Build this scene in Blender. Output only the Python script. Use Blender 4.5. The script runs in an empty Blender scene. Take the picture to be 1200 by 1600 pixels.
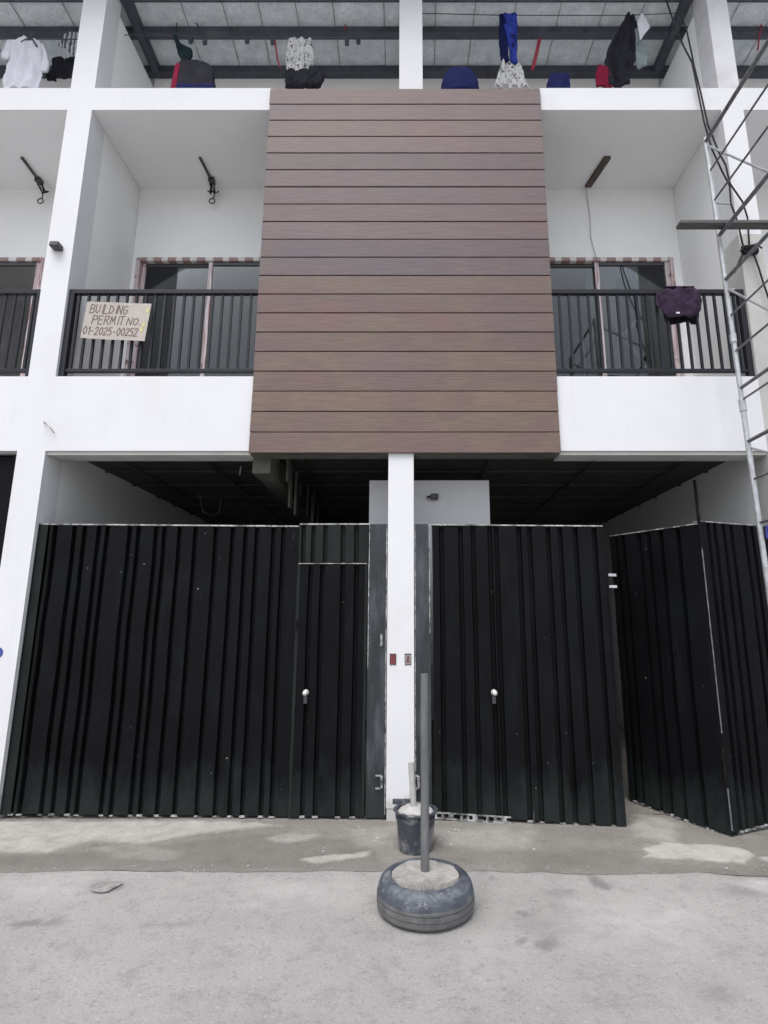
import bpy, bmesh, math, random
from mathutils import Vector, Matrix, noise
random.seed(7)
S = bpy.context.scene
COL = S.collection
R = math.radians

# ------------------------------------------------------------------ camera, world, sun, exposure
FPX, CX, CY, TILT, CAMZ = 852.0, 636.0, 800.0, R(11.35), 1.6
cam_d = bpy.data.cameras.new('camera'); cam = bpy.data.objects.new('camera', cam_d); COL.objects.link(cam)
cam_d.sensor_fit = 'VERTICAL'; cam_d.sensor_height = 36.0; cam_d.lens = FPX / 1600 * 36.0
cam_d.shift_x = -(CX - 600) / 1600; cam_d.clip_start = 0.05; cam_d.clip_end = 500
cam.location = (0, 0, CAMZ); cam.rotation_euler = (R(90) + TILT, 0, 0)
S.camera = cam

W = bpy.data.worlds.new('World'); S.world = W; W.use_nodes = True
wn = W.node_tree.nodes; wl = W.node_tree.links; wn.clear()
sky = wn.new('ShaderNodeTexSky'); sky.sky_type = 'NISHITA'; sky.sun_disc = False
sky.sun_elevation = R(63); sky.sun_rotation = R(200); sky.air_density = 1.0; sky.dust_density = 3.0
hs = wn.new('ShaderNodeHueSaturation'); hs.inputs['Saturation'].default_value = 0.45
bg = wn.new('ShaderNodeBackground'); bg.inputs['Strength'].default_value = 0.15
wo = wn.new('ShaderNodeOutputWorld')
wl.new(sky.outputs[0], hs.inputs['Color']); wl.new(hs.outputs[0], bg.inputs['Color']); wl.new(bg.outputs[0], wo.inputs['Surface'])
sd = bpy.data.lights.new('sun', 'SUN'); sd.energy = 1.1; sd.angle = R(45); sd.color = (1.0, 0.97, 0.95)
so = bpy.data.objects.new('sun', sd); COL.objects.link(so); so.rotation_euler = (R(27), 0, R(-20)); so.location = (0, -10, 20)
S.view_settings.view_transform = 'Standard'; S.view_settings.look = 'None'
S.view_settings.exposure = 0.70; S.view_settings.gamma = 1.0; S.view_settings.use_curve_mapping = False

# ------------------------------------------------------------------ measuring helpers: a sight line to the real place of a thing
CT, ST = math.cos(TILT), math.sin(TILT)
def at(x, y, Y):
    b = (CY - y) / FPX; d = CT - ST * b
    t = Y / d
    return Vector(((x - CX) / FPX * t, Y, CAMZ + t * (ST + CT * b)))
def on_floor(x, y, z=0.0):
    b = (CY - y) / FPX
    t = (z - CAMZ) / (ST + CT * b)
    return Vector(((x - CX) / FPX * t, t * (CT - ST * b), z))

# ------------------------------------------------------------------ materials
def new_mat(name):
    m = bpy.data.materials.new(name); m.use_nodes = True
    nt = m.node_tree; b = nt.nodes['Principled BSDF']
    return m, nt, b
def N(nt, t, **kw):
    n = nt.nodes.new(t)
    for k, v in kw.items():
        if k in n.inputs: n.inputs[k].default_value = v
        else: setattr(n, k, v)
    return n
def coords(nt, scale=(1, 1, 1), kind='Object'):
    tc = nt.nodes.new('ShaderNodeTexCoord'); mp = nt.nodes.new('ShaderNodeMapping')
    mp.inputs['Scale'].default_value = scale
    nt.links.new(tc.outputs[kind], mp.inputs['Vector']); return mp.outputs[0]
def ramp(nt, fac, stops):
    r = nt.nodes.new('ShaderNodeValToRGB'); e = r.color_ramp.elements
    e[0].position, e[0].color = stops[0][0], (*stops[0][1], 1)
    e[1].position, e[1].color = stops[-1][0], (*stops[-1][1], 1)
    for p, c in stops[1:-1]:
        k = e.new(p); k.color = (*c, 1)
    nt.links.new(fac, r.inputs[0]); return r.outputs[0]
def mixc(nt, fac, a, b, mode='MIX'):
    n = nt.nodes.new('ShaderNodeMix'); n.data_type = 'RGBA'; n.blend_type = mode
    for s, v in ((0, fac), (6, a), (7, b)):
        if hasattr(v, 'is_output'): nt.links.new(v, n.inputs[s])
        elif isinstance(v, (int, float)): n.inputs[s].default_value = v
        else: n.inputs[s].default_value = (*v, 1)
    return n.outputs[2]
def noisef(nt, vec, scale, detail=6, rough=0.6):
    n = nt.nodes.new('ShaderNodeTexNoise'); n.inputs['Scale'].default_value = scale
    n.inputs['Detail'].default_value = detail; n.inputs['Roughness'].default_value = rough
    nt.links.new(vec, n.inputs['Vector']); return n.outputs['Fac']
def bump(nt, b, h, strength=0.3, dist=0.01):
    n = nt.nodes.new('ShaderNodeBump'); n.inputs['Strength'].default_value = strength; n.inputs['Distance'].default_value = dist
    nt.links.new(h, n.inputs['Height']); nt.links.new(n.outputs[0], b.inputs['Normal'])
def simple(name, c, rough=0.6, metal=0.0, var=0.15, scale=12, dirt=None, dirt_amt=(0.55, 0.75), stretch=(1, 1, 1), bmp=0.15, spec=0.5):
    m, nt, b = new_mat(name); v = coords(nt, stretch)
    f = noisef(nt, v, scale)
    lo = tuple(x * (1 - var) for x in c); hi = tuple(min(1, x * (1 + var)) for x in c)
    col = ramp(nt, f, [(0.3, lo), (0.7, hi)])
    if dirt:
        g = noisef(nt, v, scale * 0.35, 8, 0.7)
        k = ramp(nt, g, [(dirt_amt[0], (0, 0, 0)), (dirt_amt[1], (1, 1, 1))])
        col = mixc(nt, k, col, dirt)
    nt.links.new(col, b.inputs['Base Color']); b.inputs['Roughness'].default_value = rough; b.inputs['Metallic'].default_value = metal
    b.inputs['Specular IOR Level'].default_value = spec
    if bmp: bump(nt, b, f, bmp, 0.004)
    return m
M = {}
M['white'] = simple('white_paint', (0.665, 0.672, 0.69), 0.75, var=0.025, scale=2.2, dirt=(0.61, 0.61, 0.615), dirt_amt=(0.54, 0.8), bmp=0.10)
_m = M['white']; _nt = _m.node_tree; _b = _nt.nodes['Principled BSDF']; _src = _b.inputs['Base Color'].links[0].from_socket
_st = noisef(_nt, coords(_nt, (7, 7, 0.35)), 2.2, 6, 0.62); _pt = noisef(_nt, coords(_nt), 1.1, 7, 0.65)
_c = mixc(_nt, ramp(_nt, _st, [(0.56, (0, 0, 0)), (0.74, (0.22, 0.22, 0.22))]), _src, (0.56, 0.555, 0.54))
_c = mixc(_nt, ramp(_nt, _pt, [(0.57, (0, 0, 0)), (0.70, (0.35, 0.35, 0.35))]), _c, (0.60, 0.60, 0.60))
_sx = _nt.nodes.new('ShaderNodeSeparateXYZ'); _nt.links.new(coords(_nt), _sx.inputs[0])
_ad = N(_nt, 'ShaderNodeMath', operation='MULTIPLY_ADD'); _nt.links.new(noisef(_nt, coords(_nt, (1, 1, 0.6)), 9, 7, 0.7), _ad.inputs[0]); _ad.inputs[1].default_value = -0.30; _nt.links.new(_sx.outputs[2], _ad.inputs[2])
_c = mixc(_nt, ramp(_nt, _ad.outputs[0], [(-0.0, (0.5, 0.5, 0.5)), (0.06, (0, 0, 0))]), _c, (0.34, 0.325, 0.30))
_nt.links.new(_c, _b.inputs['Base Color'])
M['white_in'] = simple('white_wall_paint', (0.83, 0.835, 0.83), 0.8, var=0.03, scale=1.5, bmp=0.08)
M['ceiling'] = simple('ceiling_skim', (0.80, 0.80, 0.80), 0.85, var=0.03, scale=1.3, bmp=0.05)
M['skim'] = simple('grey_plaster', (0.47, 0.47, 0.45), 0.85, var=0.12, scale=3, dirt=(0.38, 0.38, 0.35), bmp=0.2)
M['old_white'] = simple('smudged_white_plaster', (0.62, 0.62, 0.64), 0.85, var=0.06, scale=4, dirt=(0.46, 0.45, 0.46), dirt_amt=(0.5, 0.75), bmp=0.2)
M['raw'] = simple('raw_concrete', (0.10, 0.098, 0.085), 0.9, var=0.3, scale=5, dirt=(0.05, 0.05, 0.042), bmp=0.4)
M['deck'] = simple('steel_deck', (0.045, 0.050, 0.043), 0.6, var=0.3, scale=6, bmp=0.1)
M['black'] = simple('black_railing_paint', (0.012, 0.013, 0.019), 0.5, var=0.2, scale=15, spec=0.3)
M['dark_steel'] = simple('dark_purlin_steel', (0.055, 0.062, 0.08), 0.6, var=0.3, scale=8, dirt=(0.11, 0.115, 0.125))
M['galv'] = simple('galvanised_tube', (0.45, 0.46, 0.48), 0.42, 0.35, var=0.2, scale=20, dirt=(0.25, 0.24, 0.23), dirt_amt=(0.55, 0.7))
M['rung'] = simple('dull_steel_rod', (0.15, 0.155, 0.165), 0.5, 0.3, var=0.4, scale=18, dirt=(0.28, 0.28, 0.29), dirt_amt=(0.55, 0.75))
M['bare'] = simple('worn_bare_metal', (0.42, 0.42, 0.42), 0.5, 0.2, var=0.5, scale=30, dirt=(0.06, 0.06, 0.06), dirt_amt=(0.45, 0.6))
M['cable'] = simple('black_cable', (0.018, 0.018, 0.022), 0.7, var=0.1, spec=0.2)
M['redwire'] = simple('red_wire', (0.35, 0.03, 0.06), 0.5, var=0.1)
M['lumber'] = simple('old_lumber', (0.10, 0.095, 0.095), 0.8, var=0.3, scale=9, stretch=(0.3, 3, 3), dirt=(0.06, 0.055, 0.055))
M['brown'] = simple('brown_wood_strip', (0.075, 0.055, 0.045), 0.7, var=0.4, scale=14, dirt=(0.15, 0.13, 0.12))
M['cardboard'] = simple('cardboard', (0.42, 0.385, 0.35), 0.9, var=0.08, scale=9, dirt=(0.44, 0.40, 0.35), dirt_amt=(0.5, 0.7), bmp=0.1)
M['ink'] = simple('marker_ink', (0.13, 0.09, 0.085), 0.7, var=0.25, scale=30, bmp=0)
M['yellowink'] = simple('yellow_tape', (0.50, 0.46, 0.22), 0.6, var=0.1, bmp=0)
M['roomdark'] = simple('dim_room_plaster', (0.55, 0.55, 0.55), 0.9, var=0.1, scale=2)
M['floor_tile'] = simple('balcony_screed', (0.55, 0.55, 0.55), 0.8, var=0.1, scale=5)
M['pole'] = simple('grey_steel_pipe', (0.13, 0.133, 0.138), 0.5, 0.2, var=0.25, scale=14, dirt=(0.24, 0.235, 0.22), dirt_amt=(0.55, 0.75), stretch=(1, 1, 0.25))
M['cementfill'] = simple('cement_fill', (0.33, 0.32, 0.30), 0.95, var=0.2, scale=14, dirt=(0.19, 0.182, 0.172), dirt_amt=(0.50, 0.68), bmp=1.0)
M['bucket'] = simple('black_plastic_with_cement', (0.045, 0.05, 0.065), 0.5, var=0.3, scale=9, dirt=(0.30, 0.30, 0.30), dirt_amt=(0.50, 0.66), bmp=0.3)
M['mortar'] = simple('light_mortar', (0.40, 0.39, 0.38), 0.95, var=0.15, scale=14, bmp=0.5)
M['bracket'] = simple('dark_fixture', (0.05, 0.05, 0.055), 0.4, var=0.2)
M['chrome'] = simple('bright_knob', (0.75, 0.75, 0.74), 0.25, 0.6, var=0.05)
M['maroon'] = simple('maroon_plastic', (0.16, 0.025, 0.035), 0.5, var=0.25, scale=40)
M['bluelogo'] = simple('blue_print', (0.05, 0.07, 0.27), 0.5, var=0.1)
M['bluebag'] = simple('blue_plastic', (0.02, 0.035, 0.22), 0.4, var=0.3, scale=14)
M['leaf'] = simple('dry_leaf', (0.26, 0.25, 0.24), 0.8, var=0.35, scale=22, dirt=(0.15, 0.145, 0.14))
def cloth_mat(name, c, var=0.2, dirt=None, amt=(0.5, 0.6), scale=9):
    return simple(name, c, 0.9, var=var, scale=scale, dirt=dirt, dirt_amt=amt, bmp=0.3, spec=0.15)
M['c_white'] = cloth_mat('white_cotton', (0.72, 0.72, 0.78), 0.05)
M['c_black'] = cloth_mat('black_cotton', (0.022, 0.022, 0.03))
M['c_navy'] = cloth_mat('navy_cotton', (0.009, 0.012, 0.065), 0.3)
M['c_blue'] = cloth_mat('blue_cotton', (0.03, 0.05, 0.30), 0.4, dirt=(0.01, 0.012, 0.06), amt=(0.52, 0.58), scale=14)
M['c_purple'] = cloth_mat('plum_cotton', (0.038, 0.024, 0.045), 0.25)
M['c_red'] = cloth_mat('dark_red_cotton', (0.20, 0.012, 0.04), 0.3)
M['c_grey'] = cloth_mat('grey_green_cotton', (0.22, 0.26, 0.27), 0.2)
M['c_green'] = cloth_mat('dark_green_cotton', (0.012, 0.025, 0.03), 0.3)
M['c_print'] = cloth_mat('black_white_print_cotton', (0.62, 0.62, 0.62), 0.1, dirt=(0.03, 0.03, 0.035), amt=(0.54, 0.58), scale=95)
m, nt, b = new_mat('striped_cotton'); v = coords(nt)
w = N(nt, 'ShaderNodeTexWave', Scale=7.0, Distortion=1.5); nt.links.new(v, w.inputs['Vector'])
nt.links.new(ramp(nt, w.outputs['Fac'], [(0.55, (0.09, 0.09, 0.12)), (0.7, (0.5, 0.5, 0.54))]), b.inputs['Base Color']); b.inputs['Roughness'].default_value = 0.9
M['c_stripe'] = m

def N_add(nt, sock, k):
    n = nt.nodes.new('ShaderNodeMath'); n.operation = 'ADD'; nt.links.new(sock, n.inputs[0]); n.inputs[1].default_value = k; return n.outputs[0]
# gate steel: dark paint with a green cast, dusty towards nothing in particular, scratches
def gate_mat(name, base, dust, amt, rough=0.5, spec=0.14):
    m, nt, b = new_mat(name); v = coords(nt); vs = coords(nt, (1.0, 1.0, 0.18))
    f = noisef(nt, v, 2.3, 6, 0.6); g = noisef(nt, vs, 7, 8, 0.72); s = noisef(nt, vs, 34, 5, 0.7)
    c = ramp(nt, f, [(0.3, base), (0.62, tuple(x * 1.5 for x in base)), (0.8, (base[0] * 1.2, base[1] * 1.9, base[2] * 1.6))])
    c = mixc(nt, ramp(nt, g, [(amt, (0, 0, 0)), (amt + 0.25, (1, 1, 1))]), c, dust)
    c = mixc(nt, ramp(nt, s, [(0.71, (0, 0, 0)), (0.78, (0.6, 0.6, 0.6))]), c, (0.12, 0.13, 0.13))
    sx = nt.nodes.new('ShaderNodeSeparateXYZ'); nt.links.new(coords(nt), sx.inputs[0])
    ad = N(nt, 'ShaderNodeMath', operation='MULTIPLY_ADD'); nt.links.new(noisef(nt, coords(nt, (1, 1, 0.35)), 5, 8, 0.7), ad.inputs[0]); ad.inputs[1].default_value = -1.3; nt.links.new(sx.outputs[2], ad.inputs[2])
    c = mixc(nt, ramp(nt, N_add(nt, ad.outputs[0], 0.75), [(0.12, (0.75, 0.75, 0.75)), (0.55, (0, 0, 0))]), c, (0.022, 0.028, 0.027))
    spk = noisef(nt, coords(nt), 24, 3, 0.55)
    c = mixc(nt, ramp(nt, spk, [(0.75, (0, 0, 0)), (0.775, (0.8, 0.8, 0.8))]), c, (0.34, 0.34, 0.33))
    nt.links.new(c, b.inputs['Base Color'])
    nt.links.new(ramp(nt, g, [(0.35, (rough - 0.08,) * 3), (0.7, (rough + 0.2,) * 3)]), b.inputs['Roughness'])
    bump(nt, b, f, 0.12, 0.02); b.inputs['Specular IOR Level'].default_value = spec
    return m
M['gate'] = gate_mat('black_gate_steel', (0.0040, 0.0042, 0.0050), (0.011, 0.0135, 0.0135), 0.54, 0.50, 0.08)
M['plate'] = gate_mat('smooth_dusty_steel_plate', (0.016, 0.019, 0.022), (0.085, 0.095, 0.11), 0.47, 0.34, 0.45)
M['strip'] = gate_mat('green_black_steel', (0.010, 0.0125, 0.0118), (0.028, 0.032, 0.031), 0.54, 0.5)

# wood-look planks
def plank_mat(name, stops):
    m, nt, b = new_mat(name); v = coords(nt, (0.5, 1, 9)); v2 = coords(nt, (0.8, 1, 1.1))
    oi = nt.nodes.new('ShaderNodeObjectInfo')
    g = noisef(nt, v, 9, 9, 0.72); big = noisef(nt, v2, 1.5, 2, 0.45); fine = noisef(nt, coords(nt, (1.2, 1, 22)), 16, 6, 0.7); wr = noisef(nt, coords(nt, (1, 1, 3)), 6, 7, 0.7)
    c = ramp(nt, big, [(p, k) for p, k in zip((0.30, 0.42, 0.54, 0.62, 0.72), stops)])
    c = mixc(nt, ramp(nt, g, [(0.38, (1, 1, 1)), (0.62, (0, 0, 0))]), c, (0.72, 0.70, 0.70), 'MULTIPLY')
    c = mixc(nt, ramp(nt, fine, [(0.60, (0, 0, 0)), (0.78, (0.4, 0.4, 0.4))]), c, (0.23, 0.185, 0.17))
    c = mixc(nt, ramp(nt, wr, [(0.60, (0, 0, 0)), (0.70, (0.45, 0.45, 0.45))]), c, (0.085, 0.06, 0.058))
    c = mixc(nt, 1.0, c, ramp(nt, oi.outputs['Random'], [(0, (0.84, 0.84, 0.88)), (0.5, (1, 1, 1)), (1, (1.14, 1.08, 1.0))]), 'MULTIPLY')
    nt.links.new(c, b.inputs['Base Color']); b.inputs['Roughness'].default_value = 0.55; b.inputs['Specular IOR Level'].default_value = 0.5
    bump(nt, b, g, 0.4, 0.005); return m
M['plank'] = plank_mat('mauve_sheen_plank', ((0.122, 0.092, 0.102), (0.128, 0.092, 0.095), (0.135, 0.098, 0.094), (0.128, 0.090, 0.094), (0.140, 0.088, 0.090)))  # upper boards: sky sheen painted into the colour of the same planks
M['plank_warm'] = plank_mat('red_brown_plank', ((0.142, 0.096, 0.092), (0.150, 0.098, 0.086), (0.156, 0.110, 0.082), (0.146, 0.094, 0.086), (0.172, 0.090, 0.078)))

# taped door frames: bronze frame with torn white and red protective tape
m, nt, b = new_mat('taped_door_frame'); v = coords(nt, (1, 1, 1)); 
f = noisef(nt, coords(nt, (60, 60, 1.6)), 1.0, 3, 0.5); f2 = noisef(nt, v, 9, 4, 0.6)
c = ramp(nt, f, [(0.36, (0.56, 0.51, 0.52)), (0.48, (0.62, 0.58, 0.59)), (0.55, (0.33, 0.12, 0.13)), (0.60, (0.50, 0.42, 0.43))])
c = mixc(nt, ramp(nt, f2, [(0.60, (0, 0, 0)), (0.64, (1, 1, 1))]), c, (0.20, 0.12, 0.11))
nt.links.new(c, b.inputs['Base Color']); b.inputs['Roughness'].default_value = 0.55; M['tape'] = m
m, nt, b = new_mat('dashed_door_tape')
w = N(nt, 'ShaderNodeTexWave', Scale=1.7, Distortion=2.2); nt.links.new(coords(nt), w.inputs['Vector'])
f2 = noisef(nt, coords(nt), 30, 4, 0.6)
c = ramp(nt, w.outputs['Fac'], [(0.36, (0.66, 0.63, 0.62)), (0.42, (0.30, 0.20, 0.19))])
c = mixc(nt, ramp(nt, f2, [(0.58, (0, 0, 0)), (0.64, (1, 1, 1))]), c, (0.40, 0.30, 0.28))
nt.links.new(c, b.inputs['Base Color']); b.inputs['Roughness'].default_value = 0.6; M['tape_dash'] = m

# tinted door glass
m, nt, b = new_mat('tinted_glass')
nt.nodes.remove(b); out = nt.nodes['Material Output']
tr = N(nt, 'ShaderNodeBsdfTransparent'); tr.inputs[0].default_value = (0.60, 0.61, 0.60, 1)
gl = N(nt, 'ShaderNodeBsdfGlossy', Roughness=0.015); gl.inputs[0].default_value = (0.9, 0.93, 0.95, 1)
fr = N(nt, 'ShaderNodeFresnel', IOR=1.55); mx = nt.nodes.new('ShaderNodeMixShader')
nt.links.new(fr.outputs[0], mx.inputs[0]); nt.links.new(tr.outputs[0], mx.inputs[1]); nt.links.new(gl.outputs[0], mx.inputs[2]); nt.links.new(mx.outputs[0], out.inputs[0])
M['glass'] = m

# roof insulation foil
m, nt, b = new_mat('roof_foil'); v = coords(nt)
f = noisef(nt, v, 5, 8, 0.7); sp = noisef(nt, v, 60, 4, 0.7)
c = ramp(nt, f, [(0.32, (0.55, 0.60, 0.62)), (0.66, (0.84, 0.89, 0.91))])
c = mixc(nt, ramp(nt, sp, [(0.40, (0.6, 0.6, 0.6)), (0.5, (0, 0, 0))]), c, (0.52, 0.55, 0.57))
nt.links.new(c, b.inputs['Base Color']); b.inputs['Roughness'].default_value = 0.5; b.inputs['Metallic'].default_value = 0.15
bump(nt, b, f, 0.9, 0.05); M['foil'] = m

# ground concretes
def concrete(name, c0, c1, c2, pit=0.5, bs=0.5, dirt=None, dry=None):
    m, nt, b = new_mat(name); v = coords(nt)
    a = noisef(nt, v, 0.9, 8, 0.62); f = noisef(nt, v, 6, 8, 0.7); s = noisef(nt, v, 75, 6, 0.75); st = noisef(nt, coords(nt, (1, 2.6, 1)), 3.4, 9, 0.66)
    c = ramp(nt, a, [(0.33, c0), (0.5, c1), (0.68, c2)])
    c = mixc(nt, ramp(nt, f, [(0.32, (0.55, 0.55, 0.55)), (0.5, (0, 0, 0))]), c, tuple(x * 0.80 for x in c0))
    c = mixc(nt, ramp(nt, s, [(0.30, (pit,) * 3), (0.43, (0, 0, 0))]), c, tuple(x * 0.5 for x in c0))
    c = mixc(nt, ramp(nt, s, [(0.62, (0, 0, 0)), (0.74, (0.4,) * 3)]), c, tuple(min(1, x * 1.35) for x in c2))
    c = mixc(nt, ramp(nt, st, [(0.63, (0, 0, 0)), (0.69, (0.6,) * 3)]), c, tuple(x * 0.66 for x in c1))
    gr = noisef(nt, v, 27, 4, 0.7); gr2 = noisef(nt, v, 48, 3, 0.6)
    c = mixc(nt, ramp(nt, gr, [(0.60, (0, 0, 0)), (0.66, (0.55,) * 3)]), c, tuple(x * 0.70 for x in c0))
    c = mixc(nt, ramp(nt, gr2, [(0.64, (0, 0, 0)), (0.69, (0.6,) * 3)]), c, tuple(min(1, x * 1.22) for x in c2))
    c = mixc(nt, ramp(nt, gr2, [(0.30, (0.6,) * 3), (0.36, (0, 0, 0))]), c, tuple(x * 0.6 for x in c0))
    for an, cc in (('dirt', dirt), ('dry', dry)):
        if cc is None: continue
        at_n = nt.nodes.new('ShaderNodeAttribute'); at_n.attribute_name = an
        m1 = nt.nodes.new('ShaderNodeMath'); m1.operation = 'MULTIPLY_ADD'; nt.links.new(f, m1.inputs[0]); m1.inputs[1].default_value = 0.9; m1.inputs[2].default_value = -0.45
        m2 = nt.nodes.new('ShaderNodeMath'); m2.operation = 'MULTIPLY_ADD'; nt.links.new(s, m2.inputs[0]); m2.inputs[1].default_value = 0.7; nt.links.new(m1.outputs[0], m2.inputs[2])
        m3 = nt.nodes.new('ShaderNodeMath'); m3.operation = 'MULTIPLY_ADD'; m3.inputs[1].default_value = 1.0; m3.inputs[2].default_value = 0.65
        nt.links.new(m2.outputs[0], m3.inputs[0]); m4 = nt.nodes.new('ShaderNodeMath'); m4.operation = 'MULTIPLY'; m4.use_clamp = True
        nt.links.new(at_n.outputs['Fac'], m4.inputs[0]); nt.links.new(m3.outputs[0], m4.inputs[1])
        tint = mixc(nt, ramp(nt, f, [(0.35, (0, 0, 0)), (0.65, (1, 1, 1))]), tuple(x * .88 for x in cc), tuple(x * 1.1 for x in cc))
        c = mixc(nt, m4.outputs[0], c, tint)
    nt.links.new(c, b.inputs['Base Color']); b.inputs['Roughness'].default_value = 0.92; b.inputs['Specular IOR Level'].default_value = 0.25
    ad = nt.nodes.new('ShaderNodeMath'); ad.operation = 'ADD'; nt.links.new(f, ad.inputs[0]); nt.links.new(s, ad.inputs[1])
    bump(nt, b, ad.outputs[0], bs, 0.012); return m
M['street'] = concrete('street_concrete', (0.35, 0.340, 0.331), (0.395, 0.385, 0.375), (0.44, 0.429, 0.417), 0.75, 0.9, (0.20, 0.193, 0.188), (0.51, 0.50, 0.488))
M['apron'] = concrete('damp_cement_apron', (0.235, 0.222, 0.20), (0.275, 0.26, 0.237), (0.325, 0.31, 0.284), 0.7, 1.0, (0.185, 0.174, 0.158), (0.49, 0.475, 0.44))
M['dry'] = concrete('dry_mortar_patch', (0.36, 0.345, 0.32), (0.42, 0.405, 0.38), (0.47, 0.455, 0.43), 0.4, 0.5)
M['dark_stain'] = concrete('dark_patch', (0.15, 0.145, 0.14), (0.18, 0.172, 0.165), (0.21, 0.2, 0.195), 0.5, 0.4)

# tyre: faded dusty rubber
m, nt, b = new_mat('dusty_rubber'); v = coords(nt); v2 = coords(nt, (1, 1, 3))
f = noisef(nt, v2, 7, 8, 0.72); g = noisef(nt, v, 28, 6, 0.7)
c = ramp(nt, f, [(0.34, (0.028, 0.033, 0.048)), (0.52, (0.07, 0.08, 0.10)), (0.68, (0.155, 0.17, 0.185))])
c = mixc(nt, ramp(nt, g, [(0.57, (0, 0, 0)), (0.68, (0.8,) * 3)]), c, (0.25, 0.25, 0.25))
nt.links.new(c, b.inputs['Base Color']); b.inputs['Roughness'].default_value = 0.62; bump(nt, b, g, 0.3, 0.004); M['rubber'] = m
m, nt, b = new_mat('dusty_rubber_tread'); v = coords(nt); f = noisef(nt, v, 9, 8, 0.7)
c = ramp(nt, f, [(0.35, (0.08, 0.082, 0.085)), (0.6, (0.15, 0.15, 0.148)), (0.75, (0.24, 0.235, 0.22))])
nt.links.new(c, b.inputs['Base Color']); b.inputs['Roughness'].default_value = 0.85; bump(nt, b, f, 0.4, 0.006); M['tread'] = m

# ------------------------------------------------------------------ mesh builder
class MB:
    def __init__(s): s.v = []; s.f = []
    def add(s, vs, fs):
        o = len(s.v); s.v += [tuple(p) for p in vs]; s.f += [tuple(i + o for i in f) for f in fs]; return s
    def box(s, x0, x1, y0, y1, z0, z1, fn=None):
        vs = [(x, y, z) for x in (x0, x1) for y in (y0, y1) for z in (z0, z1)]
        if fn: vs = [fn(*p) for p in vs]
        return s.add(vs, [(0, 1, 3, 2), (4, 6, 7, 5), (0, 4, 5, 1), (2, 3, 7, 6), (0, 2, 6, 4), (1, 5, 7, 3)])
    def tube(s, pts, r, n=8, cap=True):
        pts = [Vector(p) for p in pts]; rings = []; rr = r if isinstance(r, (list, tuple)) else [r] * len(pts)
        for i, p in enumerate(pts):
            d = (pts[min(i + 1, len(pts) - 1)] - pts[max(i - 1, 0)]).normalized()
            u = d.cross(Vector((0, 0, 1)) if abs(d.z) < 0.9 else Vector((0, 1, 0))).normalized(); w = d.cross(u)
            rings.append([p + (u * math.cos(a) + w * math.sin(a)) * rr[i] for a in [2 * math.pi * k / n for k in range(n)]])
        vs = [q for g in rings for q in g]; fs = []
        for i in range(len(rings) - 1):
            for k in range(n):
                a, b2 = i * n + k, i * n + (k + 1) % n
                fs.append((a, b2, b2 + n, a + n))
        if cap: fs += [tuple(range(n))[::-1], tuple(range((len(rings) - 1) * n, len(rings) * n))]
        return s.add(vs, fs)
    def lathe(s, prof, c, n=48, wob=None):
        vs = []; fs = []; m = len(prof)
        for k in range(n):
            a = 2 * math.pi * k / n
            for j, (r, z) in enumerate(prof):
                dr, dz = wob(a, j, r, z) if wob else (0, 0)
                vs.append((c[0] + (r + dr) * math.cos(a), c[1] + (r + dr) * math.sin(a), c[2] + z + dz))
        for k in range(n):
            for j in range(m - 1):
                a, b2 = k * m + j, ((k + 1) % n) * m + j
                fs.append((a, b2, b2 + 1, a + 1))
        return s.add(vs, fs)
    def mesh(s, name, mat, smooth=False):
        me = bpy.data.meshes.new(name); me.from_pydata(s.v, [], s.f); me.update()
        me.materials.append(M[mat] if isinstance(mat, str) else mat)
        bm = bmesh.new(); bm.from_mesh(me); bmesh.ops.recalc_face_normals(bm, faces=bm.faces); bm.to_mesh(me); bm.free()
        if smooth:
            for p in me.polygons: p.use_smooth = True
        return me
    def build(s, name, mat, parent=None, smooth=False, bevel=0.0, solid=0.0):
        return link(name, s.mesh(name, mat, smooth), parent, bevel, solid)
def link(name, me, parent=None, bevel=0.0, solid=0.0, loc=None):
    o = bpy.data.objects.new(name, me); COL.objects.link(o)
    if loc is not None: o.location = loc
    if parent is not None:
        o.parent = parent
        if parent.type == 'EMPTY': o.matrix_parent_inverse = Matrix.Translation(-parent.location)
    if solid:
        q = o.modifiers.new('thickness', 'SOLIDIFY'); q.thickness = solid; q.offset = 0
    if bevel:
        q = o.modifiers.new('edge', 'BEVEL'); q.width = bevel; q.segments = 2; q.limit_method = 'ANGLE'
    return o
def tag(o, label, cat, group=None):
    o['label'] = label; o['category'] = cat
    if group: o['group'] = group
    return o
def thing(name, label, cat, loc, group=None):
    o = bpy.data.objects.new(name, None); COL.objects.link(o); o.location = loc; o.empty_display_size = 0.1
    return tag(o, label, cat, group)
def structure(o): o['kind'] = 'structure'; return o
def stuff(o): o['kind'] = 'stuff'; return o

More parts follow.
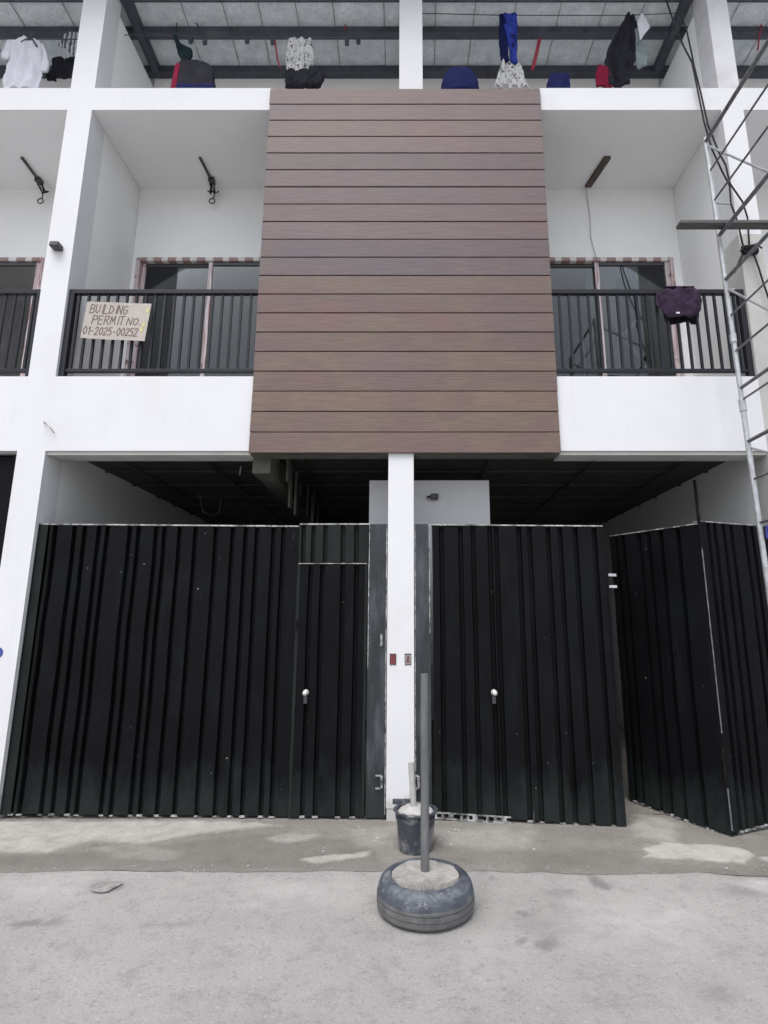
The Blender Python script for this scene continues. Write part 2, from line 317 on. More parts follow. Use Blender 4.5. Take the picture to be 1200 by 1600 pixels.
# ------------------------------------------------------------------ ground
FY = 4.84                                                   # the facade plane
def in_poly(x, y, P):
    c = False; n = len(P); dm = 1e9
    for i in range(n):
        x1, y1 = P[i]; x2, y2 = P[(i + 1) % n]
        if (y1 > y) != (y2 > y) and x < (x2 - x1) * (y - y1) / (y2 - y1) + x1: c = not c
        dx, dy = x2 - x1, y2 - y1; t = max(0, min(1, ((x - x1) * dx + (y - y1) * dy) / (dx * dx + dy * dy + 1e-12)))
        dm = min(dm, math.hypot(x - x1 - t * dx, y - y1 - t * dy))
    return dm if c else -dm
def stain_field(polys):
    """polys: (outline, softness, strength) of stains lying on the floor; returns the coverage at a point"""
    L = []
    for P, soft, amt in polys:
        xs = [p[0] for p in P]; ys = [p[1] for p in P]; L.append((P, soft, amt, min(xs) - .2, max(xs) + .2, min(ys) - .2, max(ys) + .2))
    def f(x, y):
        v = 0
        for P, soft, amt, a, b, c, d in L:
            if a < x < b and c < y < d:
                w = 0.045 * noise.noise(Vector((x * 5, y * 9, 2))) + 0.028 * noise.noise(Vector((x * 14, y * 22, 7))) + 0.014 * noise.noise(Vector((x * 40, y * 55, 7)))
                k = in_poly(x, y, P) + w * min(1, 0.4 + soft * 14)
                v = max(v, amt * max(0, min(1, 0.5 + k / (2 * soft))))
        return v
    return f
def grid_floor(name, xs, ys, zf, fields, mat):
    """one floor sheet; ys may depend on x; fields: name -> coverage of dried cement or dirt at a point"""
    vs = []; at_ = {k: [] for k in fields}
    for x in xs:
        for y in ys(x):
            vs.append((x, y, zf(x, y)))
            for k, fn in fields.items(): at_[k].append(fn(x, y) if abs(x) < 4.2 and 0.5 < y < 5.3 else 0.0)
    ny = len(ys(xs[0])); fs = [(i * ny + j, (i + 1) * ny + j, (i + 1) * ny + j + 1, i * ny + j + 1) for i in range(len(xs) - 1) for j in range(ny - 1)]
    me = bpy.data.meshes.new(name); me.from_pydata(vs, [], fs); me.update(); me.materials.append(M[mat])
    for k, v in at_.items():
        a_ = me.attributes.new(k, 'FLOAT', 'POINT'); a_.data.foreach_set('value', v)
    for p in me.polygons: p.use_smooth = True
    return structure(link(name, me))
def fl(pix): return [tuple(on_floor(x, y)[:2]) for x, y in pix]
def rng(a, b, n): return [a + (b - a) * i / n for i in range(n + 1)]
st_dark = [(fl(p), s_, a_) for p, s_, a_ in (
    ([(915, 1364), (932, 1367), (962, 1390), (948, 1391), (926, 1383)], .012, .8), ([(804, 1421), (815, 1419), (829, 1429), (820, 1431)], .01, .8), ([(830, 1467), (862, 1462), (878, 1477), (845, 1482)], .015, .75),
    ([(800, 1478), (820, 1458), (824, 1464), (812, 1478)], .01, .7), ([(1050, 1408), (1076, 1414), (1070, 1419)], .01, .6), ([(10, 1443), (60, 1435), (64, 1445), (25, 1447)], .01, .7), ([(66, 1441), (90, 1432), (98, 1438), (80, 1446)], .015, .4),
    ([(740, 1352), (756, 1355), (778, 1373), (768, 1376)], .012, .6), ([(1120, 1386), (1150, 1378), (1200, 1396), (1160, 1400)], .05, .45), ([(790, 1430), (830, 1425), (885, 1440), (890, 1470), (830, 1460)], .06, .3),
    ([(210, 1442), (300, 1438), (300, 1447), (215, 1449)], .02, .4), ([(140, 1378), (190, 1376), (196, 1390), (145, 1395)], .012, .75), ([(740, 1340), (760, 1350), (765, 1440), (735, 1470), (700, 1478), (640, 1478), (745, 1420)], .05, .25),
    ([(855, 1392), (890, 1387), (905, 1400), (870, 1404)], .03, .4), ([(1060, 1530), (1120, 1525), (1170, 1560), (1090, 1575)], .06, .3), ([(860, 1395), (950, 1450), (930, 1470), (850, 1420)], .05, .2), ([(540, 1453), (590, 1451), (590, 1455), (540, 1456)], .006, .7))]
st_light = [(fl(p), s_, a_) for p, s_, a_ in (([(1140, 1375), (1200, 1372), (1250, 1390), (1190, 1393)], .03, .7), ([(400, 1375), (560, 1380), (560, 1420), (380, 1410)], .12, .5), ([(900, 1410), (1080, 1415), (1080, 1480), (880, 1470)], .12, .5), ([(0, 1365), (140, 1368), (120, 1400), (0, 1405)], .1, .5))]
fsd, fsl = stain_field(st_dark), stain_field(st_light)
def street_z(x, y):
    if abs(x) > 4.2 or y < 0.5 or y > 5.4: return -0.006
    return -0.006 + 0.004 * noise.noise(Vector((x * 2, y * 2, 1))) + 0.0015 * noise.noise(Vector((x * 11, y * 11, 1)))
sxs = [-200, -40, -10, -6] + rng(-4.2, 4.2, 280) + [6, 10, 40, 200]; sys_ = [-200, -40, -10, -3, -1, 0, .5] + rng(0.9, 4.1, 120) + [5, 6, 10, 40, 200]
grid_floor('street', sxs, lambda x: sys_, street_z, {'dirt': fsd, 'dry': fsl}, 'street')
ap_dry = [(fl(p), s_, a_) for p, s_, a_ in (([(-150, 1283), (60, 1285), (250, 1284), (400, 1286), (440, 1292), (345, 1300), (275, 1309), (225, 1320), (140, 1315), (75, 1332), (-150, 1335)], .03, .85),
    ([(1003, 1328), (1040, 1320), (1100, 1321), (1160, 1327), (1180, 1338), (1165, 1351), (1100, 1345), (1040, 1343), (998, 1343), (1018, 1335)], .012, 1.0), ([(1182, 1341), (1215, 1339), (1280, 1346), (1210, 1353)], .012, 1.0),
    ([(470, 1344), (500, 1340), (560, 1334), (578, 1332), (580, 1339), (530, 1346), (490, 1351)], .012, .8), ([(415, 1312), (450, 1304), (500, 1306), (480, 1315), (430, 1318)], .02, .5), ([(690, 1300), (760, 1295), (830, 1300), (840, 1325), (760, 1330), (690, 1320)], .06, .4),
    ([(150, 1325), (225, 1322), (290, 1335), (270, 1345), (160, 1342)], .03, .25), ([(540, 1295), (620, 1292), (625, 1320), (560, 1325)], .04, .3), ([(985, 1262), (1060, 1290), (1060, 1318), (990, 1310)], .04, .45))]
ap_dark = [(fl(p), s_, a_) for p, s_, a_ in (([(-150, 1340), (70, 1338), (160, 1330), (280, 1318), (400, 1306), (560, 1312), (600, 1345), (600, 1362), (420, 1356), (280, 1362), (100, 1358), (-150, 1360)], .03, .55),
    ([(820, 1335), (990, 1330), (1000, 1350), (1280, 1360), (1280, 1380), (1000, 1366), (820, 1362)], .04, .5), ([(620, 1300), (700, 1320), (740, 1350), (650, 1352)], .05, .4), ([(800, 1275), (990, 1290), (985, 1312), (860, 1310)], .05, .35), ([(60, 1302), (110, 1297), (112, 1301), (70, 1306)], .01, .5), ([(120, 1312), (170, 1311), (168, 1315), (125, 1316)], .01, .5))]
fad, fal = stain_field(ap_dark), stain_field(ap_dry)
def front(x): return (3.96 - 0.03 * max(0, x) * max(0, x) * .5 + 0.045 * noise.noise(Vector((x * 1.3, 2, 5))) + 0.02 * noise.noise(Vector((x * 5, 2, 5))) + 0.012 * noise.noise(Vector((x * 17, 2, 5)))) if abs(x) < 4.3 else 3.75
def apron_y(x): f_ = front(x); return [f_ + (5.25 - f_) * (i / 64) for i in range(65)]
def apron_z(x, y):
    e = y - front(x); h = min(1, e / 0.12); h = h * h * (3 - 2 * h)
    return -0.003 + 0.009 * h + h * (0.004 * noise.noise(Vector((x * 3, y * 3, 6))) + 0.003 * noise.noise(Vector((x * 12, y * 12, 6))) + 0.006 * fal(x, y) * (abs(x) < 4.2))
grid_floor('apron', [-9, -6] + rng(-4.2, 4.2, 420) + [6, 9], apron_y, apron_z, {'dirt': fad, 'dry': fal}, 'apron')
g = MB(); g.add([(-3.35, 5.0, 0.012), (3.34, 5.0, 0.012), (3.34, 9.5, 0.012), (-3.35, 9.5, 0.012)], [(0, 1, 2, 3)])
structure(g.build('garage_floor', 'apron'))

# ------------------------------------------------------------------ the townhouses
ZB0, ZB1 = 3.15, 3.89            # spandrel band
ZF = 3.80                        # balcony floor
ZC, ZT = 6.93, 7.21              # balcony ceiling / top beam
ZR = 8.76                        # eave underside at the back wall of the deck
DY = 5.92                        # balcony back wall
HB = 9.5                         # back of the houses
XL0, XL1, XR0, XR1 = -3.61, -3.35, 3.34, 3.575
PX0, PX1 = -1.455, 1.415         # plank cladding
def roof_z(y): return ZR + (6.0 - y) * 0.06

def box_part(name, mat, parent, *b, bevel=0.004):
    return MB().box(*b).build(name, mat, parent, bevel=bevel)

def make_railing(parent, x0, x1, posts):
    m = MB(); m.box(x0, x1, 4.872, 4.922, 4.79, 4.835); m.box(x0, x1, 4.88, 4.915, 3.955, 3.99)
    for p in posts: m.box(p - 0.026, p + 0.026, 4.868, 4.926, 3.885, 4.79)
    r = m.build('railing', 'black', parent, bevel=0.003)
    n = int(round((x1 - x0) / 0.0965)); me = None
    for k in range(1, n):
        x = x0 + (x1 - x0) * k / n
        if any(abs(x - p) < 0.045 for p in posts): continue
        if me is None: me = MB().box(-0.011, 0.011, -0.011, 0.011, 3.99, 4.79).mesh('baluster', 'black')
        link('baluster', me, r, loc=(x, 4.8975, 0))
    return r
def make_door(parent, x0, x1, xm, opened=False):
    zt = 5.955; z0 = ZF
    f = MB(); t = 0.047
    f.box(x0, x0 + t, DY - 0.012, DY + 0.10, z0, zt); f.box(x1 - t, x1, DY - 0.012, DY + 0.10, z0, zt)
    f.box(x0 + t, x1 - t, DY - 0.012, DY + 0.10, z0, z0 + 0.03)
    d = f.build('sliding_door', 'tape', parent, bevel=0.004)
    box_part('door_header', 'tape_dash', d, x0 + t, x1 - t, DY - 0.013, DY + 0.10, zt - t, zt)
    for i, (a, c, yy) in enumerate(((x0 + t, xm + 0.03, DY + 0.045), (xm - 0.03, x1 - t, DY + 0.012))):
        w = 0.05
        box_part('sash_rail', 'bracket', d, a + w, c - w, yy, yy + 0.03, z0 + 0.03, z0 + 0.1); box_part('sash_rail', 'bracket', d, a + w, c - w, yy, yy + 0.03, zt - t - 0.045, zt - t)
        for xa in (a, c - w): box_part('sash_stile', 'tape', d, xa, xa + w, yy, yy + 0.03, z0 + 0.03, zt - t)
        if opened: continue
        gm = MB().box(a + w - 0.004, c - w + 0.004, yy + 0.012, yy + 0.018, z0 + 0.096, zt - t - 0.041); gm.build('glass_pane', 'glass', d)
    return d
def wall_with_door(parent, x0, x1, d0, d1):
    m = MB(); zt = 5.957
    m.box(x0, d0 - 0.002, DY, DY + 0.13, ZF, zt); m.box(d1 + 0.002, x1, DY, DY + 0.13, ZF, zt); m.box(x0, x1, DY, DY + 0.13, zt, ZC)
    return m.build('balcony_wall', 'white_in', parent)
def storeys(parent, x0, x1, room=True):
    """floors, ceilings and back walls between two party walls"""
    box_part('balcony_floor', 'floor_tile', parent, x0, x1, 4.99, HB, ZF - 0.2, ZF)
    box_part('balcony_ceiling', 'ceiling', parent, x0, x1, FY + 0.008, HB, ZC - 0.003, ZC - 0.0005)
    box_part('deck_slab', 'ceiling', parent, x0, x1, 4.992, HB, ZC, ZC + 0.12)
    box_part('back_wall', 'roomdark', parent, x0, x1, HB, HB + 0.15, 0, ZC, bevel=0)
    box_part('deck_wall', 'white_in', parent, x0, x1, 5.97, 6.1, ZC + 0.12, roof_z(5.97) - 0.05)
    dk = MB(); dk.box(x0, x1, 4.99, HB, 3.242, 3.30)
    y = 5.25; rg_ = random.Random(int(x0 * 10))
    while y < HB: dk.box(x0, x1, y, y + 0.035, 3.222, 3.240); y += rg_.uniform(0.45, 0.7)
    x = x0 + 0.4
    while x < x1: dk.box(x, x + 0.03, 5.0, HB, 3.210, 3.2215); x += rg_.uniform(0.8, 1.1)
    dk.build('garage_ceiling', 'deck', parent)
def roof(parent, x0, x1, rafters):
    y0, y1 = 4.25, HB
    vs = [(x, y, roof_z(y) + dz) for dz in (0.0, 0.04) for x in (x0, x1) for y in (y0, y1)]
    r = MB().add(vs, [(0, 1, 3, 2), (4, 6, 7, 5), (0, 4, 5, 1), (2, 3, 7, 6), (0, 2, 6, 4), (1, 5, 7, 3)]).build('roof', 'foil', parent)
    for y, h, w in ((4.5, .1, .05), (5.14, .02, .015), (5.44, .085, .06), (5.90, .10, .06)):
        p = MB(); p.box(x0, x1, y - w / 2, y + w / 2, roof_z(y) - h, roof_z(y) - 0.004)
        if h > .05: p.box(x0, x1, y + w / 2, y + w / 2 + 0.035, roof_z(y) - h, roof_z(y) - h + 0.006)
        p.build('purlin', 'dark_steel', r)
    for x in rafters:
        vs = [(xx, yy, roof_z(yy) - dz) for xx in (x - 0.045, x + 0.045) for yy in (4.6, 5.86) for dz in (0.13, 0.006)]
        MB().add(vs, [(0, 1, 3, 2), (4, 6, 7, 5), (0, 4, 5, 1), (2, 3, 7, 6), (0, 2, 6, 4), (1, 5, 7, 3)]).build('rafter', 'dark_steel', r)
    q = MB(); x = x0 + 0.37
    while x < x1 - 0.1:
        q.tube([(x + random.uniform(-.03, .03), 4.55, roof_z(4.55) - 0.006), (x, 5.15, roof_z(5.15) - 0.012), (x + random.uniform(-.03, .03), 5.86, roof_z(5.86) - 0.01)], 0.004, 5)
        x += random.uniform(0.42, 0.62)
    q.build('roof_strap', 'rung', r)
    return r

house = thing('townhouse', 'white three-storey townhouse pair with brown plank cladding between its two balconies', 'building', (0, FY, 0))
# columns
box_part('column', 'white', house, XL0, XL1, FY, 5.10, 0, roof_z(5) - 0.02, bevel=0)
zc1 = at(1190, 366, FY).z
box_part('column', 'white', house, XR0, XR1, FY, 5.10, zc1, ZT, bevel=0)
o = box_part('column', 'skim', house, XR0, XR1, FY, 5.10, 0, zc1, bevel=0.006); o['label'] = 'unpainted grey plaster lower length of the end column'
o = box_part('column', 'old_white', house, XR0 + .003, XR1 - .003, FY + .003, 5.10, ZT, roof_z(5) - 0.02, bevel=0.006); o['label'] = 'smudged greyish column above the roof deck'
box_part('column', 'white', house, 0.0 - 0.085, 0.17, FY + 0.02, 5.06, ZT, roof_z(5) - 0.12, bevel=0.005)
pil = box_part('column', 'white', house, -0.172, 0.062, FY - 0.005, 5.05, 0.10, ZB0, bevel=0.006)
box_part('column_base', 'skim', pil, -0.168, 0.058, FY - 0.001, 5.05, 0, 0.10, bevel=0.01)
# beams and bands
for x0, x1 in ((XL1, PX0), (PX1, XR0)):
    box_part('spandrel_band', 'white', house, x0, x1, FY, 4.99, ZB0, ZB1, bevel=0)
    box_part('beam', 'white', house, x0, x1, FY, 4.99, ZC, ZT, bevel=0)
    box_part('band_drip', 'skim', house, x0, x1, FY + 0.02, 5.06, ZB0 - 0.035, ZB0, bevel=0.003)
# party walls
box_part('party_wall', 'white_in', house, XL0 + .02, XL1 - 0.003, 5.10, HB, 0, roof_z(HB) - 0.02)
box_part('party_wall', 'white_in', house, XR0 + 0.003, XR1 - .02, 5.10, HB, 0, roof_z(HB) - 0.02)
box_part('party_wall', 'white_in', house, -0.10, 0.04, 5.06, HB, 3.31, ZC - 0.004)
box_part('party_wall', 'raw', house, -0.10, 0.04, 6.2, HB, 0, 3.2)
storeys(house, XL1, XR0)
wall_with_door(house, XL1, -0.1, -3.30, PX0 + 0.02); wall_with_door(house, 0.04, XR0, PX1 - 0.0, 3.245)
make_door(house, -3.30, PX0 + 0.02, -2.39); make_door(house, PX1, 3.245, 2.32)
make_railing(house, XL1, PX0, (XL1 + 0.03,)); make_railing(house, PX1, XR0, (XR0 - 0.03,))
roof(house, XL0, XR1, (XL1 + 0.06, XR0 - 0.06, 0.04))
box_part('reflection_panel', 'white_in', house, 2.25, 2.62, 6.15, 6.28, ZF + .001, ZC - 0.004)  # added white panel imitating the bright reflection in the right pane
for (xa, ya, xb, yb, lab) in ((958, 508, 1010, 574, 'long pale bar imitating a reflected scaffold brace, added behind the right balcony glass'), (998, 498, 976, 522, 'short pale bar imitating a reflected scaffold brace, crossing the long one')):
    p, q = at(xa, ya, 6.08), at(xb, yb, 6.10); d_ = (q - p).normalized()  # added bars imitate scaffold braces reflected in the door glass
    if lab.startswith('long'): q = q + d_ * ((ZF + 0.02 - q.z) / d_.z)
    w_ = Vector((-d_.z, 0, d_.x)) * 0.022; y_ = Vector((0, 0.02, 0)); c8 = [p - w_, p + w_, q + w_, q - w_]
    tag(MB().add([v - y_ for v in c8] + [v + y_ for v in c8], [(0, 1, 2, 3), (7, 6, 5, 4), (0, 4, 5, 1), (1, 5, 6, 2), (2, 6, 7, 3), (3, 7, 4, 0)]).build('reflection_bar', 'white_in'), lab, 'reflection_bar')
# white infill wall and raw beam in the garage
box_part('garage_wall', 'white', house, -0.385, 0.84, 5.42, 5.55, 1.2, 3.02)
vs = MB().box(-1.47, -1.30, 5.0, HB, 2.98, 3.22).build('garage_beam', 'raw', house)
soff = MB().box(PX0 + 0.01, PX1 - 0.01, 4.87, 5.0, ZB0 - 0.03, ZB0 + 0.02).build('cladding_soffit', 'raw', house)
dr = MB()
for k in range(9):
    x = -1.28 + random.uniform(-.01, .08); y = 5.3 + k * 0.24; dr.box(x, x + 0.02, y, y + 0.05 + random.random() * .08, 3.22 - random.uniform(.15, .5), 3.22)
dr.build('formwork_strip', 'raw', house)
MB().tube([(3.315, 6.1, 0.3), (3.315, 6.1, 3.2)], 0.014, 8).build('garage_conduit', 'bracket', house)
# plank cladding
LINES = [138, 168, 193, 218, 243, 268.5, 295, 321, 348, 375.5, 403.5, 432, 461, 489.5, 518.5, 548, 578.5, 610, 641.5, 674, 708]
zs = [at(636, y, FY - 0.035).z for y in LINES]
a, bz = zs[0], zs[-1]; n = len(zs) - 1
clad = MB().box(PX0 + 0.004, PX1 - 0.004, FY - 0.008, 5.0, bz + 0.02, a - 0.02).build('cladding', 'bracket', house)
for k in range(n):
    z1 = a + (bz - a) * k / n; z0 = a + (bz - a) * (k + 1) / n
    dy = random.uniform(-0.0015, 0.0015)
    # a lapped board: lower edge stands a little proud, with a recessed joint
    yf = FY - 0.035 + dy; m = MB()
    prof = [(yf + 0.006, z1 - 0.001), (yf + 0.001, z1 - 0.006), (yf - 0.002, z0 + 0.006), (yf + 0.001, z0 + 0.0042), (FY - 0.009, z0 + 0.0042), (FY - 0.009, z1 - 0.002)]
    xs = (PX0 + random.uniform(-.002, .002), PX1 + random.uniform(-.002, .002)); L = len(prof)
    m.add([(x, y, z) for x in xs for y, z in prof], [tuple(range(L)), tuple(range(2 * L - 1, L - 1, -1))] + [(i, i + L, (i + 1) % L + L, (i + 1) % L) for i in range(L)])
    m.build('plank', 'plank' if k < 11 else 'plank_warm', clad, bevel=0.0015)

# neighbours
def neighbour(label, x0, x1, d0, d1, dm, rl, px, flip):
    h = thing('townhouse', label, 'building', ((x0 + x1) / 2, FY, 0))
    far = (x0, x0 + 0.25) if flip else (x1 - 0.25, x1)
    box_part('column', 'white', h, *far, FY, 5.1, 0, roof_z(5) - 0.02, bevel=0); a0, a1 = (x0 + 0.25, x1) if flip else (x0, x1 - 0.25)
    box_part('spandrel_band', 'white', h, a0, a1, FY, 4.99, ZB0, ZB1, bevel=0); box_part('beam', 'white', h, a0, a1, FY, 4.99, ZC, ZT, bevel=0)
    box_part('party_wall', 'white_in', h, far[0] + .01, far[1] - .01, 5.1, HB, 0, roof_z(HB) - 0.02)
    storeys(h, a0, a1); wall_with_door(h, a0, a1, d0, d1); make_door(h, d0, d1, dm, flip)
    make_railing(h, a0, a1, (rl,)); roof(h, x0 + (0 if flip else .006), x1 - (.006 if flip else 0), (px,))
    m = MB().box(a0 + 0.02, a1 - 0.02, 4.93, 4.97, 0.03, 3.12); m.build('dark_opening_sheet', 'gate', h)  # added dark sheet standing for the shade inside the garage opening
    return h
neighbour('white townhouse cut off at the left edge, with a white shirt hung above its balcony', -6.9, XL0, -6.3, -4.43, -5.4, XL0 - 0.03, -3.72, True)
neighbour('white townhouse cut off at the right edge, behind the scaffold', XR1, 6.9, 4.5, 6.3, 5.4, XR1 + 0.03, 3.68, False)

# ------------------------------------------------------------------ steel gates
def leaf_sheet(p0, p1, z0, z1, grooves, gw=0.045, depth=0.045, sag=0.0, off=0.0, dent=0.012):
    """a pressed steel sheet standing from p0 to p1; grooves: distances along it; returns MB and the mapping"""
    p0 = Vector((*p0, 0)); p1 = Vector((*p1, 0)); L = (p1 - p0).length; u = (p1 - p0) / L; n = Vector((-u.y, u.x, 0))  # n points into the garage
    def fn(s, d, z): q = p0 + u * s + n * (d + off); return (q.x, q.y, z - sag * s / L)
    prof = [(0, 0)]
    for gx in grooves:
        if gx - gw / 2 < 0.01 or gx + gw / 2 > L - 0.005: continue
        prof += [(gx - gw / 2, 0), (gx - gw / 2 + 0.007, depth), (gx + gw / 2 - 0.007, depth), (gx + gw / 2, 0)]
    prof.append((L, 0)); rows = 8; m = MB(); vs = []; fs = []
    for r in range(rows + 1):
        z = z0 + (z1 - z0) * r / rows
        for s, d in prof:
            w = dent * noise.noise(Vector((s * 2.3 + p0.x, z * 1.7, p0.y)))
            vs.append(fn(s + 0.5 * w, d + w, z))
    k = len(prof)
    for r in range(rows):
        for i in range(k - 1): fs.append((r * k + i, r * k + i + 1, (r + 1) * k + i + 1, (r + 1) * k + i))
    m.add(vs, fs); return m, fn, L
def worn_bits(fn, L, grooves, z, gw=0.045):
    m = MB()
    for gx in grooves:
        if gx < 0.02 or gx > L - 0.02: continue
        w = random.uniform(0.6, 1.1) * gw; h = random.uniform(0.006, 0.014)
        m.box(gx - w / 2, gx + w / 2, -0.006, 0.012, z, z + h, fn)
    return m
def to_s(px, x_ref, Y): return (px - CX) / FPX * (Y / (CT - ST * (CY - 820) / FPX)) - x_ref

# left gate: one wide fixed sheet with a wicket door, closed
GZ1, GYL = 2.465, 4.90
lg = thing('steel_gate', 'wide closed black ribbed steel gate with a small door, left of the pillar', 'gate', (-1.85, GYL, 0))
gx0, gx1 = -3.34, -0.345
GL = [to_s(p, gx0, GYL) for p in (76, 88, 118, 134, 156, 169, 204, 218, 245, 258, 282, 307, 338, 364, 385, 403, 429, 444)]
wx0 = -0.985; s_w = wx0 - gx0
m, fn, L = leaf_sheet((gx0, GYL), (wx0, GYL), 0.045, GZ1, GL, sag=0.02); m.build('ribbed_sheet', 'gate', lg, solid=0.002)
GW = [0.11, 0.215, 0.40, 0.52]
m, fn2, L2 = leaf_sheet((wx0 + .005, GYL), (gx1, GYL), 2.125, GZ1, [0.04, 0.13, 0.24, 0.40, 0.52]); m.build('ribbed_sheet', 'strip', lg, solid=0.002)
fr = MB(); fr.box(0, L, 0.046, 0.085, GZ1 - 0.04, GZ1 - 0.001, fn); fr.box(0, L, 0.046, 0.085, 0.05, 0.09, fn); fr.box(0, L, 0.046, 0.085, 1.2, 1.24, fn)
fr.box(0, L2, 0.046, 0.085, GZ1 - 0.04, GZ1 - 0.001, fn2); fr.build('frame', 'gate', lg)
tr_ = MB(); tr_.box(-0.03, L, -0.004, 0.05, GZ1, GZ1 + 0.012, fn); tr_.box(0.002, L2 + 0.05, -0.004, 0.05, GZ1, GZ1 + 0.012, fn2); tr_.build('top_rail', 'bare', lg)
worn_bits(fn, L, GL, 0.034).build('bottom_edge', 'bare', lg)
# wicket
wk = thing('tmp', 'x', 'x', (0, 0, 0)); bpy.data.objects.remove(wk)
m, fnw, Lw = leaf_sheet((wx0 + 0.012, GYL - 0.02), (gx1 - 0.012, GYL - 0.02), 0.03, 2.10, GW, sag=0.0)
wd = m.build('wicket_door', 'gate', lg, solid=0.002)
wf = MB(); wf.box(-0.006, 0.02, -0.004, 0.02, 0.03, 2.105, fnw); wf.box(0.02, Lw - 0.02, 0.05, 0.08, 2.07, 2.10, fnw); wf.box(Lw - 0.02, Lw + 0.004, -0.004, 0.02, 0.03, 2.105, fnw); wf.build('door_edge', 'strip', wd)
we = MB(); we.box(0.0, Lw, -0.003, 0.048, 2.106, 2.112, fnw); we.build('door_top', 'bare', wd)
worn_bits(fnw, Lw, GW, 0.02).build('door_bottom_edge', 'bare', wd)
def lock(p, parent):
    k = MB(); k.lathe([(0.0, 0.0), (0.026, 0.0), (0.026, 0.006), (0.011, 0.008), (0.011, 0.03), (0.021, 0.036), (0.023, 0.05), (0.014, 0.06), (0.0, 0.061)], (0, 0, 0), 20)
    k.v = [(p[0] + x, p[1] - z, p[2] + y) for x, y, z in k.v]
    o = k.build('door_knob', 'chrome', parent, smooth=True)
    kb = MB().box(p[0] - 0.018, p[0] + 0.014, p[1] - 0.006, p[1], p[2] - 0.09, p[2] - 0.03); kb.build('keyhole_plate', 'bracket', parent, bevel=0.002); return o
p = at(478, 1082, GYL - 0.025); lock((p.x, GYL - 0.024, p.z), wd)
# flat side strip and the smooth post beside the pillar
MB().box(XL1 + 0.004, gx0 - 0.001 + 0.0, GYL - 0.02, GYL + 0.05, 0.04, GZ1 + 0.01).build('side_strip', 'strip', lg, bevel=0.003)
mm = MB(); 
mm.box(gx0 + 0.0, gx0 + 0.075, GYL - 0.012, GYL - 0.004, 0.045, GZ1); mm.build('side_plate', 'strip', lg, bevel=0.002)
pp = MB().box(gx1 + 0.004, -0.176, GYL - 0.03, GYL + 0.06, 0.02, GZ1 + 0.005).build('gate_post', 'plate', lg, bevel=0.004)
mm = MB(); mm.box(-0.186, -0.178, GYL - 0.036, GYL - 0.0305, 0.05, GZ1); mm.box(gx1 + 0.004, gx1 + 0.010, GYL - 0.036, GYL - 0.0305, 1.2, GZ1); mm.build('post_edge', 'bare', lg)
def hinge(p, parent, w=0.05):
    h = MB(); h.tube([(p.x, p.y, p.z - 0.045), (p.x, p.y, p.z + 0.045)], 0.011, 8); h.box(p.x - w, p.x + 0.0, p.y - 0.004, p.y + 0.004, p.z - 0.055, p.z - 0.042); h.box(p.x - w, p.x, p.y - 0.004, p.y + 0.004, p.z + 0.042, p.z + 0.055)
    return h.build('hinge', 'bare', parent)
hinge(at(596, 1222, GYL - 0.05), lg); hinge(at(49, 856, GYL - 0.04), lg, 0.025); hinge(at(596, 1000, GYL - 0.05), lg, 0.01)

# right gate: hinged leaf slightly ajar, beside a folding pair pushed out
rg = thing('steel_gate', 'black ribbed steel gate leaf standing slightly ajar right of the centre pillar', 'gate', (1.0, 4.85, 0))
MB().box(0.066, 0.205, GYL - 0.03, GYL + 0.06, 0.02, GZ1 + 0.005).build('gate_post', 'plate', rg, bevel=0.004)
mm = MB(); mm.box(0.068, 0.075, GYL - 0.036, GYL - 0.0305, 0.05, GZ1); mm.box(0.196, 0.203, GYL - 0.036, GYL - 0.0305, 1.5, GZ1); mm.build('post_edge', 'bare', rg)
A, B = (0.225, 4.875), (1.715, 4.715)
GR = [to_s(p, 0.24, 4.83) for p in (692, 722, 742, 768, 778, 812, 828, 856, 874, 897, 925)]
m, fr1, L1 = leaf_sheet(A, B, 0.05, 2.455, GR, sag=0.04); lf = m.build('ribbed_sheet', 'gate', rg, solid=0.002)
mm = MB(); mm.box(0, L1, 0.046, 0.085, 2.41, 2.454, fr1); mm.box(0, L1, 0.046, 0.085, 0.055, 0.09, fr1); mm.box(L1, L1 + 0.02, -0.004, 0.085, 0.05, 2.455, fr1); mm.build('frame', 'gate', rg, bevel=0.003)
mm = MB(); mm.box(0, L1, -0.004, 0.05, 2.456, 2.466, fr1); mm.build('top_rail', 'bare', rg)
# bottom angle slotted by the ribs; bright metal also imitates light seen through
mm = MB(); mm.box(0.0, 0.62, -0.016, -0.008, 0.018, 0.030, fr1); mm.box(0.0, 0.62, -0.016, -0.008, 0.062, 0.072, fr1)
for k, s in enumerate((0.0, 0.06, 0.115, 0.21, 0.26, 0.31, 0.42, 0.48, 0.54)): mm.box(s, s + 0.022 + 0.02 * (k % 3 == 2), -0.015, -0.009, 0.030, 0.062, fr1)
mm.build('bottom_angle', 'bare', rg)
worn_bits(fr1, L1, [g_ for g_ in GR if g_ > 0.6], 0.035).build('bottom_edge', 'bare', rg)
p = at(772, 1082, 4.80); lock((p.x, p.y, p.z), rg)
mm = MB().box(L1 + 0.02, L1 + 0.085, 0.0, 0.012, at(957, 893, 4.72).z, at(957, 893, 4.72).z + 0.022, fr1); z2 = at(957, 911, 4.72).z
mm.box(L1 + 0.02, L1 + 0.085, 0.0, 0.012, z2, z2 + 0.022, fr1); mm.build('latch', 'galv', rg)
hinge(at(654, 1222, GYL - 0.05), rg, 0.03)
mm = MB(); mm.tube([fr1(0.80, -0.012, 0.02), fr1(0.80, -0.012, 0.12)], 0.007, 6); mm.build('drop_bolt', 'bracket', rg)

